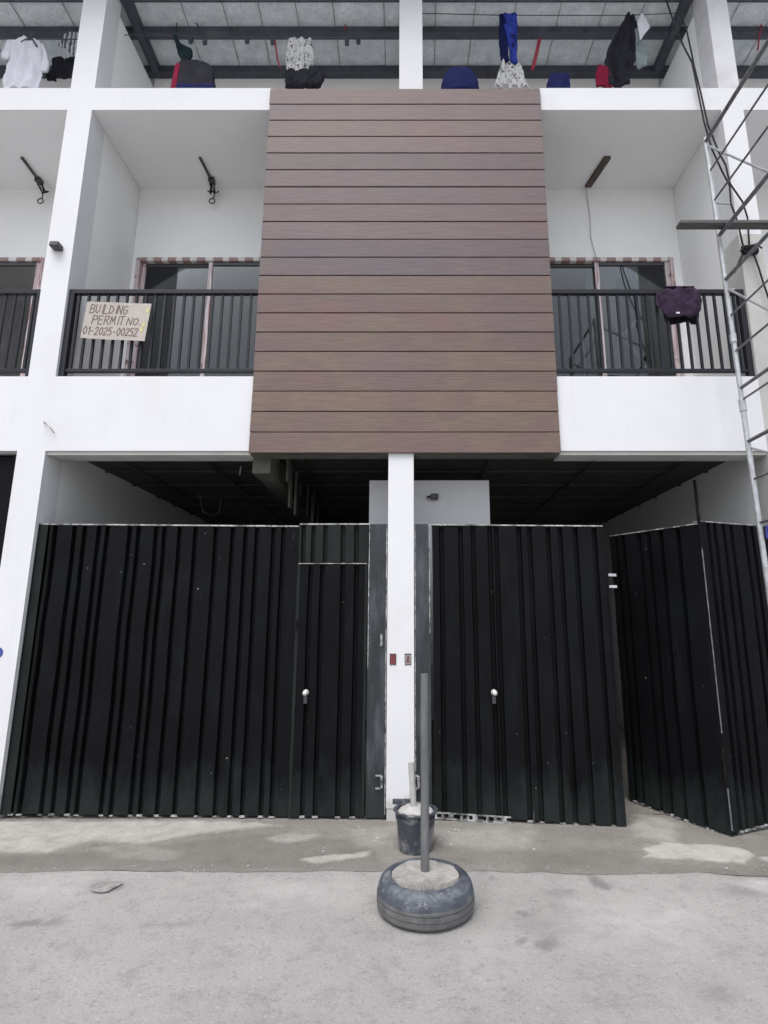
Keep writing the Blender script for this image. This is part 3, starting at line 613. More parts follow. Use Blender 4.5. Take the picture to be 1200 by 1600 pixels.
bg_ = thing('folding_gate', 'black ribbed steel gate at the right edge, its two leaves folded outwards', 'gate', (2.6, 4.8, 0))
C0, C1, C2 = (2.0, 5.32), (2.445, 4.50), (3.30, 4.885)
GA = [0.07, 0.15, 0.33, 0.43, 0.56, 0.73]; GB = [0.11, 0.19, 0.30, 0.40, 0.58, 0.68, 0.8]
for (q0, q1, gs) in ((C0, C1, GA), (C1, C2, GB)):
    m, fl, LL = leaf_sheet(q0, q1, 0.035, 2.42, gs, sag=0.02 if q0 == C0 else -0.02); lf = m.build('leaf', 'gate', bg_, solid=0.002)
    mm = MB(); mm.box(0, LL, 0.046, 0.085, 2.38, 2.418, fl); mm.box(0, LL, 0.046, 0.085, 0.04, 0.08, fl); mm.box(0, LL, 0.046, 0.085, 1.2, 1.24, fl); mm.build('frame', 'gate', lf)
    mm = MB().box(0, LL, -0.004, 0.05, 2.421, 2.430, fl); mm.build('top_rail', 'bare', lf)
    m2 = worn_bits(fl, LL, gs + [g_ + 0.06 for g_ in gs], 0.022); m2.build('bottom_edge', 'bare', lf)
m = MB(); m.tube([(2.442, 4.485, 0.06), (2.442, 4.485, 0.35)], 0.006, 6); m.tube([(2.442, 4.485, 0.75), (2.442, 4.485, 2.2)], 0.005, 6); m.build('fold_hinge', 'rung', bg_)
m = MB(); m.tube([(2.442, 4.486, 2.2), (2.442, 4.486, 2.47)], 0.014, 8); m.build('fold_pin', 'gate', bg_)
m = MB(); m.box(3.29, 3.337, 4.85, 4.92, 0.03, 2.45); m.build('gate_post', 'gate', bg_)

# ------------------------------------------------------------------ tyre with post, bucket with pipe
TX, TY = 0.105, 3.49
ty = thing('tyre', 'old dusty car tyre lying on the street, filled with concrete round a pipe', 'tyre', (TX, TY, 0))
RO, HT = 0.278, 0.19
def wob(a, j, r, z): return (0.004 * noise.noise(Vector((math.cos(a) * 2, math.sin(a) * 2, z * 9 + j))), 0.004 * noise.noise(Vector((math.cos(a) * 2, math.sin(a) * 2, 5 + j))))
side = [(0.196, 0.130), (0.197, 0.160), (0.201, 0.172), (0.206, 0.175), (0.211, 0.172), (0.216, 0.1735), (0.228, 0.171), (0.242, 0.164), (0.256, 0.152), (0.267, 0.135), (0.273, 0.115), (0.2755, 0.098)]
MB().lathe(side, (TX, TY, 0), 72, wob).build('sidewall', 'rubber', ty, smooth=True)
tread = [(0.2745, 0.0975), (0.2775, 0.096), (0.278, 0.082), (0.2725, 0.080), (0.2725, 0.076), (0.2785, 0.074), (0.279, 0.052), (0.2735, 0.050), (0.2735, 0.046), (0.277, 0.044), (0.274, 0.022), (0.262, 0.008), (0.24, 0.001), (0.2, 0.001)]
MB().lathe(tread, (TX, TY, 0), 72).build('tread', 'tread', ty, smooth=False)
def cw(a, j, r, z):
    n_ = noise.noise(Vector((math.cos(a) * r * 16, math.sin(a) * r * 16, 1))) + 0.5 * noise.noise(Vector((math.cos(a) * r * 50, math.sin(a) * r * 50, 4)))
    if r < 0.14: return (0, n_ * 0.006)
    ed = noise.noise(Vector((math.cos(a) * 3.4, math.sin(a) * 3.4, 8))); ed2 = noise.noise(Vector((math.cos(a) * 11, math.sin(a) * 11, 2)))
    front = max(0, -math.sin(a) - 0.15)
    return (ed * 0.012 * front + ed2 * 0.010 * front - front * 0.068, n_ * 0.006 - (0.006 if j > 7 else 0))
cp = [(0.0, 0.174), (0.03, 0.174), (0.06, 0.174), (0.09, 0.1735), (0.12, 0.173), (0.145, 0.1735), (0.170, 0.1735), (0.192, 0.173), (0.200, 0.158), (0.202, 0.105)]
MB().lathe(cp, (TX, TY, 0), 110, cw).build('concrete_fill', 'cementfill', ty, smooth=False)
MB().lathe([(0.10, 0.135), (0.17, 0.138), (0.205, 0.140)], (TX, TY, 0), 40).build('mortar_bed', 'dark_stain', ty)
MB().tube([(TX, TY + 0.045, 0.14), (TX + 0.002, TY + 0.047, 0.7), (TX + 0.004, TY + 0.05, 1.28)], 0.0255, 20).build('pipe', 'pole', ty, smooth=False, bevel=0.002)

BX, BY = 0.062, 4.30
bk = thing('bucket', 'dark cement-stained bucket against the pillar, filled with cement round a short pipe', 'bucket', (BX, BY, 0))
def bw(a, j, r, z): return (0, 0) if j < 3 else (0.008 * noise.noise(Vector((math.cos(a) * 2.5, math.sin(a) * 2.5, j))), 0.010 * noise.noise(Vector((math.cos(a) * 3, math.sin(a) * 3, 4))))
MB().lathe([(0, 0.004), (0.118, 0.002), (0.122, 0.01), (0.138, 0.205), (0.142, 0.206), (0.143, 0.235), (0.139, 0.238), (0.141, 0.255), (0.160, 0.258), (0.161, 0.268), (0.144, 0.270), (0.136, 0.268), (0.132, 0.20)], (BX, BY, 0), 56, bw).build('bucket_body', 'bucket', bk, smooth=False)
MB().lathe([(0.0, 0.300), (0.04, 0.296), (0.09, 0.280), (0.12, 0.262), (0.134, 0.245), (0.133, 0.21)], (BX, BY, 0), 48, lambda a, j, r, z: (0, 0.010 * noise.noise(Vector((math.cos(a) * r * 20, math.sin(a) * r * 20, 2))))).build('cement_fill', 'mortar', bk)
px_ = at(643, 1230, 4.28).x
MB().tube([(px_ + 0.02, 4.27, 0.22), (px_ - 0.004, 4.285, 0.588)], 0.021, 16).build('pipe', 'mortar', bk, bevel=0.002)
MB().box(BX - 0.17, BX - 0.03, BY + 0.10, BY + 0.13, 0.265, 0.30).build('rim_scrap', 'bucket', bk, bevel=0.006)

# ------------------------------------------------------------------ cardboard notice on the left railing
sg = MB(); c = [at(137, 472, 4.845), at(237, 475, 4.845), at(227, 534, 4.845), at(126, 528, 4.845)]
nx, nz = 14, 8
def sp(u, v):
    p = c[3].lerp(c[2], u).lerp(c[0].lerp(c[1], u), v)
    return Vector((p.x + 0.004 * noise.noise(Vector((u * 9, v * 9, 1))) * (u in (0, 1)), 4.845 + 0.008 * math.sin(u * 5) * math.cos(v * 2) - 0.004, p.z + 0.006 * noise.noise(Vector((u * 12, 3, v * 9))) * (v in (0, 1))))
sg.add([sp(i / nx, j / nz) for j in range(nz + 1) for i in range(nx + 1)], [(j * (nx + 1) + i, j * (nx + 1) + i + 1, (j + 1) * (nx + 1) + i + 1, (j + 1) * (nx + 1) + i) for j in range(nz) for i in range(nx)])
sign = thing('cardboard_sign', 'hand-lettered brown cardboard BUILDING PERMIT notice tied to the left balcony railing', 'sign', tuple(sp(.5, 0)))
sg.build('cardboard', 'cardboard', sign, solid=0.006)
GLY = {'B': [[(0, 0), (0, 1), (.5, .95), (.55, .7), (.4, .55), (0, .52)], [(.4, .53), (.62, .35), (.55, .06), (0, 0)]], 'U': [[(0, 1), (.05, .2), (.3, 0), (.55, .2), (.6, 1)]], 'I': [[(.25, 0), (.3, 1)]],
       'L': [[(.05, 1), (0, 0), (.55, .02)]], 'D': [[(0, 0), (.03, 1), (.45, .8), (.6, .45), (.4, .1), (0, 0)]], 'N': [[(0, 0), (.03, 1), (.55, 0), (.6, 1)]], 'G': [[(.6, .85), (.3, 1), (0, .6), (.1, .1), (.4, 0), (.6, .15), (.6, .45), (.35, .45)]],
       'P': [[(0, 0), (.03, 1), (.5, .95), (.58, .7), (.4, .5), (0, .48)]], 'E': [[(.55, 1), (0, .97), (0, 0), (.55, .03)], [(0, .5), (.45, .52)]], 'R': [[(0, 0), (.03, 1), (.5, .95), (.55, .7), (.35, .5), (0, .48)], [(.25, .5), (.6, 0)]],
       'M': [[(0, 0), (.05, 1), (.3, .35), (.55, 1), (.62, 0)]], 'T': [[(0, 1), (.6, .97)], [(.3, 1), (.28, 0)]], 'O': [[(.3, 1), (.03, .7), (.05, .25), (.3, 0), (.55, .25), (.57, .7), (.3, 1)]], '.': [[(.1, .0), (.16, .08)]],
       '0': [[(.3, 1), (.03, .7), (.05, .25), (.3, 0), (.55, .25), (.57, .7), (.3, 1)]], '1': [[(.1, .8), (.3, 1), (.28, 0)]], '2': [[(.02, .75), (.2, 1), (.5, .92), (.52, .65), (0, 0), (.6, .05)]], '5': [[(.58, 1), (.1, .97), (.05, .55), (.4, .6), (.58, .3), (.4, .02), (0, .08)]], '-': [[(.1, .45), (.5, .47)]]}
def write(text, u0, v0, du, h, slant=0.2, cw_=1.12, lw=0.0052):
    m = MB(); u = u0
    for ch in text:
        for st in GLY.get(ch, []):
            pts = []
            for (gx, gy) in st:
                q = sp(min(.99, u + gx * cw_ * du + gy * slant * du * 0.6), v0 + gy * h + random.uniform(-.008, .008)); pts.append(q + Vector((0, -0.0038, 0)))
            for a_, b_ in zip(pts[:-1], pts[1:]):
                d = (b_ - a_); d.y = 0
                if d.length < 1e-4: continue
                d.normalize(); nn = Vector((-d.z, 0, d.x)) * lw; e = d * lw * 0.7
                m.add([a_ - e + nn, a_ - e - nn, b_ + e - nn, b_ + e + nn], [(0, 1, 2, 3)])
        u += du * (0.5 if ch in ' I1.' else 0.9)
    o = m.build('lettering', 'ink', sign); o['label'] = 'handwritten marker words ' + text
write('BUILDING', 0.07, 0.69, 0.093, 0.23); write('PERMIT', 0.13, 0.40, 0.103, 0.23); write('NO.', 0.67, 0.40, 0.11, 0.20); write('01-2025-00252', 0.02, 0.11, 0.0765, 0.21)
for (u, v) in ((0.965, 0.80), (0.945, 0.42), (0.93, 0.28)):
    q = sp(u, v); MB().box(q.x - 0.016, q.x + 0.012, q.y - 0.006, q.y - 0.0035, q.z - 0.02, q.z + 0.03).build('tape_strip', 'yellowink', sign)

# ------------------------------------------------------------------ cloth builder
def cloth(name, rows, Y, mat, parent=None, amp=0.02, freq=18, thick=0.006, seed=0, nx=26, sub=6, belly=0.0):
    """rows: (y_pixel, x_left, x_right) read from top to bottom at distance Y; hung cloth with folds"""
    pts = []
    rr = []
    for a_, b_ in zip(rows[:-1], rows[1:]):
        for k in range(sub): t = k / sub; rr.append(tuple(a_[i] + (b_[i] - a_[i]) * t for i in range(3)))
    rr.append(rows[-1]); vs = []; fs = []
    for j, (yy, xl, xr) in enumerate(rr):
        tz = j / (len(rr) - 1)
        for i in range(nx + 1):
            u = i / nx; q = at(xl + (xr - xl) * u, yy, Y)
            fold = math.sin(q.x * freq * 1.7 + seed + 1.5 * math.sin(q.z * 5 + seed)) * amp * (0.25 + 0.5 * tz) + 1.1 * amp * noise.noise(Vector((q.x * 14, q.z * 6, seed))) + 0.7 * amp * noise.noise(Vector((q.x * 30, q.z * 18, seed)))
            vs.append((q.x, Y + fold - belly * math.sin(math.pi * u), q.z + 0.7 * amp * noise.noise(Vector((q.x * 17, seed, j * .15)))))
    w = nx + 1
    for j in range(len(rr) - 1):
        for i in range(nx): fs.append((j * w + i, j * w + i + 1, (j + 1) * w + i + 1, (j + 1) * w + i))
    return MB().add(vs, fs).build(name, mat, parent, smooth=True, solid=thick)
# jacket on right railing: hangs over the handrail
jk = thing('jacket', 'crumpled dark plum jacket slung over the right balcony railing', 'jacket', (2.4, 4.86, 4.8))
cloth('jacket_front', [(452, 1040, 1086), (456, 1032, 1094), (468, 1029, 1097), (482, 1032, 1096), (492, 1040, 1090), (496, 1052, 1080)], 4.845, 'c_purple', jk, amp=0.02, freq=22, thick=0.012, seed=1, belly=0.02)
cloth('jacket_lining', [(450, 1040, 1086), (470, 1034, 1094), (490, 1036, 1088), (500, 1038, 1084), (506, 1042, 1060)], 4.95, 'c_black', jk, amp=0.015, freq=30, thick=0.01, seed=4)
cloth('sleeve', [(488, 1072, 1092), (497, 1075, 1092), (506, 1080, 1089)], 4.94, 'c_black', jk, amp=0.01, thick=0.012, seed=2, nx=6)
cloth('sleeve', [(458, 1026, 1036), (472, 1024, 1034), (480, 1026, 1033)], 4.86, 'c_purple', jk, amp=0.01, thick=0.016, seed=3, nx=6)
m = MB(); p0, p1 = at(1040, 452, 4.84), at(1086, 452, 4.84)
m.box(p0.x, p1.x, 4.84, 4.96, 4.838, 4.85); m.build('jacket_fold', 'c_purple', jk, bevel=0.004)
q = at(1060, 488, 4.80); MB().box(q.x - 0.016, q.x + 0.016, 4.805, 4.812, q.z - 0.008, q.z + 0.008).build('care_tag', 'c_white', jk)

# ------------------------------------------------------------------ laundry on the top deck
LY = 5.2
rope = MB(); rz = at(40, 60, LY).z
rope.tube([(-6.6, LY, rz + .0)] + [(x, LY + 0.012, rz - 0.01 * math.sin((x + 3.6))) for x in (-5, -4.2, -3.7)], 0.007, 6)
tag(rope.build('clothes_line', 'bracket'), 'thin dark clothes line holding the white shirt at the upper left', 'clothes line')
z1 = at(470, 58, LY).z
tag(MB().tube([(-3.34, LY, z1 + .03), (-2, LY, z1), (-1.2, LY, z1 - .02), (-.1, LY, z1 + .03)], 0.005, 6).build('clothes_line', 'bracket'), 'thin clothes line above the left balcony, carrying the patterned cloth', 'clothes line')
z2_ = at(793, 24, LY).z
tag(MB().tube([(.18, LY, z2_ + .03), (1.2, LY, z2_), (2.6, LY, z2_), (3.33, LY, z2_ + .04)], 0.005, 6).build('clothes_line', 'bracket'), 'thin clothes line above the right balcony, carrying the blue cloth and dark jacket', 'clothes line')
sh = thing('shirt', 'white short-sleeved shirt on a hanger above the left edge balcony', 'shirt', tuple(at(40, 137, LY)))
cloth('shirt_body', [(62, 26, 52), (66, 18, 62), (74, 17, 66), (92, 15, 66), (110, 10, 65), (130, 6, 63), (142, 6, 62)], LY, 'c_white', sh, amp=0.025, freq=26, thick=0.012, seed=2, belly=0.03)
cloth('sleeve', [(64, 12, 24), (74, 8, 21), (84, 4, 17), (91, 3, 14)], LY + 0.01, 'c_white', sh, amp=0.012, thick=0.03, seed=5, nx=6)
cloth('sleeve', [(70, 58, 68), (84, 64, 74), (100, 66, 77), (112, 66, 74)], LY + 0.01, 'c_white', sh, amp=0.012, thick=0.03, seed=6, nx=6)
hg = MB(); pA, pB, pC = at(33, 66, LY - 0.03), at(50, 60, LY - 0.03), at(58, 73, LY - 0.03)
hg.tube([pA, at(40, 62, LY - 0.03), pB, pC], 0.011, 6); hg.tube([pB, at(50, 52, LY)], 0.008, 6); hg.build('hanger', 'bracket', sh)
tag(cloth('cloth', [(50, 108, 130), (60, 98, 126), (70, 90, 124), (76, 100, 122), (83, 110, 121)], LY + .05, 'c_stripe', amp=0.02, seed=3), 'small grey striped cloth hanging beside the white shirt', 'cloth')
tag(cloth('cloth', [(90, 80, 122), (105, 78, 124), (118, 72, 112), (125, 74, 92)], LY + .22, 'c_black', amp=0.03, seed=9), 'dark bundle of cloth hanging behind the white shirt', 'cloth')
tag(cloth('sock', [(56, 270, 276), (70, 275, 284), (78, 277, 300), (86, 279, 301), (93, 283, 297), (97, 286, 292)], LY, 'c_green', amp=0.01, thick=0.03, seed=3, nx=8), 'dark green boot-shaped sock hanging above the left balcony', 'sock')
PY = 4.925
cr = thing('bag', 'black bag with a red side standing on the parapet above the left balcony', 'bag', (at(303, 137, PY).x, PY, ZT))
cloth('bag_body', [(100, 285, 318), (104, 281, 325), (112, 279, 333), (130, 276, 334), (148.5, 273, 334)], PY, 'c_black', cr, amp=0.010, thick=0.09, seed=4)
cloth('bag_side', [(104, 278, 284), (118, 273, 281), (148.5, 268, 278)], PY - 0.01, 'c_red', cr, amp=0.008, thick=0.08, seed=5, nx=5)
cloth('bag_trim', [(131, 276, 334), (148.5, 273, 335)], PY - 0.052, 'c_navy', cr, amp=0.004, thick=0.012, seed=5)
tag(cloth('cloth', [(60, 450, 486), (70, 449, 488), (90, 447, 491), (102, 447, 489), (110, 449, 474), (116, 452, 466)], LY, 'c_print', amp=0.035, freq=34, thick=0.012, seed=8), 'black and white patterned cloth bunched on the line', 'cloth')
tag(cloth('cloth', [(112, 450, 500), (117, 446, 505), (124, 448, 506), (131, 446, 504), (136, 447, 500)], LY - .08, 'c_black', amp=0.03, thick=0.06, seed=8), 'black cloth bundle below the patterned cloth', 'cloth')
dm = MB(); q = at(719, 137, PY)
dm.lathe([(0.0, 0.0), (0.205, 0.0), (0.207, 0.05), (0.200, 0.15), (0.175, 0.26), (0.125, 0.335), (0.06, 0.362), (0.0, 0.366)], (0, 0, 0), 40, lambda a, j, r, z: (0.02 * noise.noise(Vector((math.cos(a) * 3, math.sin(a) * 3, z * 8))) * (r > 0), 0.012 * noise.noise(Vector((math.cos(a) * 2, z * 9, 3))) * (z > 0)))
dm.v = [(q.x + x, PY + y * 0.34, ZT + 0.002 + z) for x, y, z in dm.v]
tag(dm.build('cloth_bundle', 'c_navy', smooth=True), 'dark blue rounded cloth bundle on the parapet beside the white post', 'bundle')
bl = thing('trousers', 'bright blue garment hanging folded on the line right of the post', 'clothing', tuple(at(793, 100, LY)))
cloth('garment_leg', [(22, 787, 807), (40, 787, 808), (60, 792, 808), (80, 797, 808), (98, 797, 809)], LY - .02, 'c_blue', bl, amp=0.02, thick=0.02, seed=2, nx=8)
cloth('garment_leg', [(24, 780, 790), (50, 780, 792), (75, 781, 793), (97, 783, 795)], LY, 'c_navy', bl, amp=0.02, thick=0.03, seed=7, nx=8)
tag(cloth('cloth', [(96, 786, 806), (105, 782, 814), (118, 777, 820), (128, 774, 824), (136, 772, 827)], LY, 'c_print', amp=0.035, freq=36, thick=0.01, seed=5), 'black and white cloth hanging below the blue garment', 'cloth')
tag(cloth('cloth', [(120, 860, 884), (124, 857, 888), (132, 856, 889), (148.5, 856, 889)], PY, 'c_navy', amp=0.01, thick=0.08, seed=5), 'small navy folded cloth on the parapet above the right balcony', 'cloth')
jd = thing('jacket', 'long black jacket hanging on the line near the right wall of the deck', 'jacket', tuple(at(965, 130, LY)))
cloth('jacket_body', [(22, 982, 990), (32, 975, 995), (46, 968, 997), (62, 958, 996), (80, 948, 996), (100, 944, 990), (118, 948, 982), (134, 952, 981)], LY, 'c_black', jd, amp=0.035, freq=20, thick=0.03, seed=6)
cloth('red_lining', [(104, 934, 948), (116, 931, 954), (130, 931, 956), (136, 932, 956)], LY - 0.02, 'c_red', jd, amp=0.02, thick=0.03, seed=6, nx=6)
tag(cloth('cloth', [(22, 1001, 1003), (34, 996, 1011), (45, 997, 1015), (53, 1000, 1007), (60, 1000, 1002)], LY - .05, 'c_white', amp=0.02, thick=0.012, seed=1, nx=8), 'small white folded cloth beside the black jacket', 'cloth')
tag(cloth('cloth', [(46, 992, 999), (64, 993, 1004), (84, 993, 1012), (98, 995, 1010), (105, 998, 1009)], LY - .02, 'c_grey', amp=0.02, thick=0.02, seed=1, nx=8), 'grey-green sleeve-like cloth beside the black jacket', 'cloth')
# loose wires on the roof steel
for i, (pts, lab) in enumerate((([(430, 64), (431, 75), (434, 95), (438, 105)], 'red wire hanging from the roof steel left of the patterned cloth'), ([(546, 12), (541, 30), (539, 46)], 'red wire hanging from the roof steel right of the patterned cloth'),
                 ([(843, 62), (838, 85), (832, 108)], 'red strap hanging from the roof steel right of the blue garment'), ([(1190, 38), (1186, 60), (1184, 78)], 'red wire hanging under the roof at the right edge'))):
    tag(MB().tube([at(x, y, 5.40) for x, y in pts], 0.010 if i != 2 else 0.022, 6).build('hanging_wire', 'redwire'), lab, 'wire')
tag(MB().tube([at(276, 50, 5.38), at(276, 32, 5.38), at(284, 21, 5.38), at(294, 22, 5.38), at(304, 32, 5.38), at(310, 42, 5.38)], 0.006, 6).build('cable_loop', 'cable'), 'looped black cable under the roof above the green sock', 'cable')
for i, (x, y) in enumerate(((298, 64), (386, 64), (426, 66), (542, 67), (560, 65), (320, 66))):
    q = at(x, y, 5.42); MB().box(q.x - 0.025, q.x + 0.025, 5.40, 5.44, q.z - 0.03, q.z + 0.05).build('purlin_clip', 'dark_steel', house, bevel=0.008)

# ------------------------------------------------------------------ ceiling fittings on the balconies
def conduit(xa, xb, label, ya=5.43, yb=5.90):
    t = thing('ceiling_conduit', label, 'conduit', (xa, ya, ZC))
    m = MB(); m.tube([(xa, ya, ZC - 0.02), (xb, yb - 0.12, ZC - 0.025)], 0.016, 8); m.build('conduit_pipe', 'bracket', t)
    m = MB(); m.box(xb - 0.03, xb + 0.04, yb - 0.18, yb - 0.10, ZC - 0.06, ZC - 0.004); m.build('junction_box', 'bracket', t, bevel=0.008)
    w = MB()
    for k in range(4):
        w.tube([(xb + random.uniform(-.03, .05), yb - 0.13, ZC - 0.06), (xb + random.uniform(-.08, .08), yb - 0.06, ZC - 0.10 - random.uniform(0, .05)), (xb + random.uniform(-.08, .08), yb - 0.04, ZC - 0.09)], 0.008, 5)
    w.tube([(xb + 0.01, yb - 0.12, ZC - 0.08), (xb + 0.02, yb - 0.06, ZC - 0.17), (xb, yb - 0.05, ZC - 0.2)] + [(xb - 0.01 + 0.035 * math.sin(a), yb - 0.05, ZC - 0.235 + 0.035 * math.cos(a)) for a in [0.5 * k for k in range(0, 16)]], 0.007, 5)
    w.build('loose_wires', 'cable', t)
    return t
conduit(-2.42, -2.40, 'black conduit with loose curled wires on the left balcony ceiling')
conduit(-4.50, -4.52, 'black conduit with loose wires on the ceiling at the left edge')
st = thing('ceiling_strip', 'dark brown wooden strip fixed under the right balcony ceiling', 'strip', (2.28, 5.6, ZC))
def skew(x, y, z): return (x - (y - 5.42) * 0.2, y, z)
MB().box(2.30, 2.38, 5.42, 5.86, ZC - 0.04, ZC - 0.003, skew).build('wood_strip', 'brown', st, bevel=0.006)
MB().tube([(2.24, 5.86, ZC - 0.03), (2.25, 5.905, ZC - 0.15), (2.27, 5.91, ZC - 0.4), (2.26, 5.91, ZC - 0.7), (2.30, 5.905, 5.97), (2.34, 5.90, 5.90)], 0.005, 6).build('thin_wire', 'galv', st)

# ------------------------------------------------------------------ small fixtures on the walls
fx = thing('wall_fixture', 'small dark lamp bracket high on the left column', 'lamp', tuple(at(90, 386, FY - 0.03)))
q = at(92, 387, FY - 0.02)
MB().box(q.x - 0.055, q.x + 0.035, FY - 0.09, FY - 0.001, q.z - 0.03, q.z + 0.028).build('lamp_head', 'bracket', fx, bevel=0.012)
MB().box(q.x - 0.085, q.x - 0.05, FY - 0.05, FY - 0.001, q.z + 0.005, q.z + 0.035).build('bracket_arm', 'bracket', fx, bevel=0.006)
q = at(70, 661, FY); r_ = at(83, 670, FY)
tag(MB().tube([(q.x, FY - 0.0, q.z), (q.x + 0.01, FY - 0.03, q.z), (r_.x, FY - 0.05, r_.z), (r_.x + 0.03, FY - 0.02, r_.z - 0.05)], 0.006, 6).build('wire_stub', 'bare'), 'short bent wire sticking out of the white band at left', 'wire')
q = at(680, 778, 5.41)
wl_ = thing('wall_lamp', 'small dark lamp on the white garage wall behind the pillar', 'lamp', tuple(q))
MB().box(q.x - 0.05, q.x + 0.03, 5.33, 5.418, q.z - 0.02, q.z + 0.03).build('lamp_body', 'bracket', wl_, bevel=0.01)
MB().tube([(q.x - 0.05, 5.37, q.z + .005), (q.x - 0.085, 5.36, q.z - .005)], 0.012, 8).build('lamp_nozzle', 'bracket', wl_)
for x, mt, lab in ((614, 'maroon', 'maroon-filled wall box let into the pillar, left of its twin'), (637.5, 'brown', 'wall box with tangled brown wires in the pillar, right of its twin')):
    q = at(x, 1030, FY - 0.006); t = thing('wall_box', lab, 'wall box', (q.x, FY - 0.006, q.z), 'wall boxes on the centre pillar')
    m = MB(); w, h = 0.028, 0.047
    m.box(q.x - w, q.x + w, FY - 0.010, FY - 0.0052, q.z - h, q.z - h + 0.008); m.box(q.x - w, q.x + w, FY - 0.010, FY - 0.0052, q.z + h - 0.012, q.z + h)
    m.box(q.x - w, q.x - w + 0.006, FY - 0.010, FY - 0.0052, q.z - h + 0.008, q.z + h - 0.012); m.box(q.x + w - 0.006, q.x + w, FY - 0.010, FY - 0.0052, q.z - h + 0.008, q.z + h - 0.012)
    m.build('box_rim', 'brown', t)
    MB().box(q.x - w + .006, q.x + w - .006, FY - 0.0078, FY - 0.0051, q.z - h + .008, q.z + h - .012).build('box_back', mt if mt == 'maroon' else 'mortar', t)
    if mt == 'brown':
        wv = MB()
        for k in range(3):
            a0 = random.random() * 6
            wv.tube([(q.x + 0.015 * math.sin(a0 + s * 1.7), FY - 0.011, q.z - 0.03 + 0.008 * s) for s in range(8)], 0.003, 5)
        wv.build('wires', 'maroon', t)
q = at(-4, 1020, FY - .004); lg_ = MB()
lg_.lathe([(0.0, 0.002), (0.045, 0.002), (0.047, 0.0)], (0, 0, 0), 28); lg_.v = [(q.x + x, FY - 0.001 - z, q.z + y) for x, y, z in lg_.v]
tag(lg_.build('round_sticker', 'bluelogo'), 'round blue sticker low on the left column', 'sticker')
# hanging wires in the dark garage
tag(MB().tube([at(312, 770, 6.4), at(316, 798, 6.4), at(328, 806, 6.4), at(342, 802, 6.4), at(346, 780, 6.4)], 0.006, 6).build('garage_wire', 'pole'), 'slack wire loop hanging from the left garage ceiling', 'wire')
q = at(376, 738, 5.6); gs_ = MB().tube([(q.x, 5.6, 3.22), (q.x - .01, 5.6, q.z - 0.03)], 0.008, 6); tag(gs_.build('cable_end', 'mortar'), 'white cable end poking from the left garage ceiling', 'wire')
q = at(491, 785, 6.6); tag(MB().tube([(q.x, 6.6, 3.22), (q.x - .01, 6.6, 2.9), (q.x - .02, 6.6, 2.6)], 0.006, 6).build('garage_wire', 'pole'), 'thin straight wire hanging beside the garage beam', 'wire')

# ------------------------------------------------------------------ scaffold at the right
SX, SY = 2.87, 4.40
sc = thing('scaffold', 'tall galvanised scaffold frame with steel rungs at the right edge', 'scaffold', (SX, SY, 0))
def leg_x(z): return SX + 0.045 - 0.0118 * z
def sleg(Y, dx, top=6.12):
    m = MB(); m.tube([(leg_x(z) + dx, Y, z) for z in (0.02, 1.2, 2.4, 3.42)], 0.0215, 12); m.tube([(leg_x(z) + dx, Y, z) for z in (3.42, 4.2, 5.2, top)], 0.019, 12)
    m.tube([(leg_x(3.40) + dx, Y, 3.36), (leg_x(3.48) + dx, Y, 3.47)], 0.028, 12); m.tube([(leg_x(4.05) + dx, Y, 4.0), (leg_x(4.05) + dx, Y, 4.08)], 0.027, 12)
    return m.build('leg', 'galv', sc, smooth=False)
Y2 = 3.15
for dx in (0.0, 1.85):
    for Y in (SY, Y2): sleg(Y, dx)
    for yy, r in ((222, .018), (268, .009), (314, .009), (369, .018), (438, .016), (494, .009), (549, .010), (607, .015), (625, .009), (690, .016), (749, .010), (817, .012)):
        z = at(1150, yy, SY).z
        MB().tube([(leg_x(z) + dx, SY, z), (leg_x(z) + dx, Y2, z)], r, 10).build('rung', 'rung', sc)
def brace(p, q, r=0.010): MB().tube([p, q], r, 8).build('brace', 'galv', sc)
zA, zB = at(1103, 232, SY).z, at(1178, 267, SY).z
for Y in (SY - 0.03, Y2 + 0.03):
    for (z0, sl) in ((zA, -0.55), (at(1145, 455, SY).z, -0.62), (at(1170, 702, SY).z, -0.25)):
        brace((leg_x(z0), Y, z0), (leg_x(z0) + 1.85, Y, z0 + sl * 1.85))
zz = at(1118, 317, SY).z; MB().tube([(leg_x(zz), SY, zz), (leg_x(zz) + 0.14, SY - 0.01, zz - 0.02)], 0.009, 6).build('lock_pin', 'galv', sc)
zz = at(1140, 458, SY).z; MB().tube([(leg_x(zz), SY, zz), (leg_x(zz) + 0.06, SY - 0.02, zz + 0.03)], 0.007, 6).build('lock_pin', 'galv', sc)
zr = at(1150, 369, SY).z + 0.022
pl = MB().box(2.44, 5.0, 4.255, 4.345, zr, zr + 0.032)
tag(pl.build('timber_batten', 'lumber', bevel=0.004), 'weathered timber length lying across the scaffold rungs', 'timber')
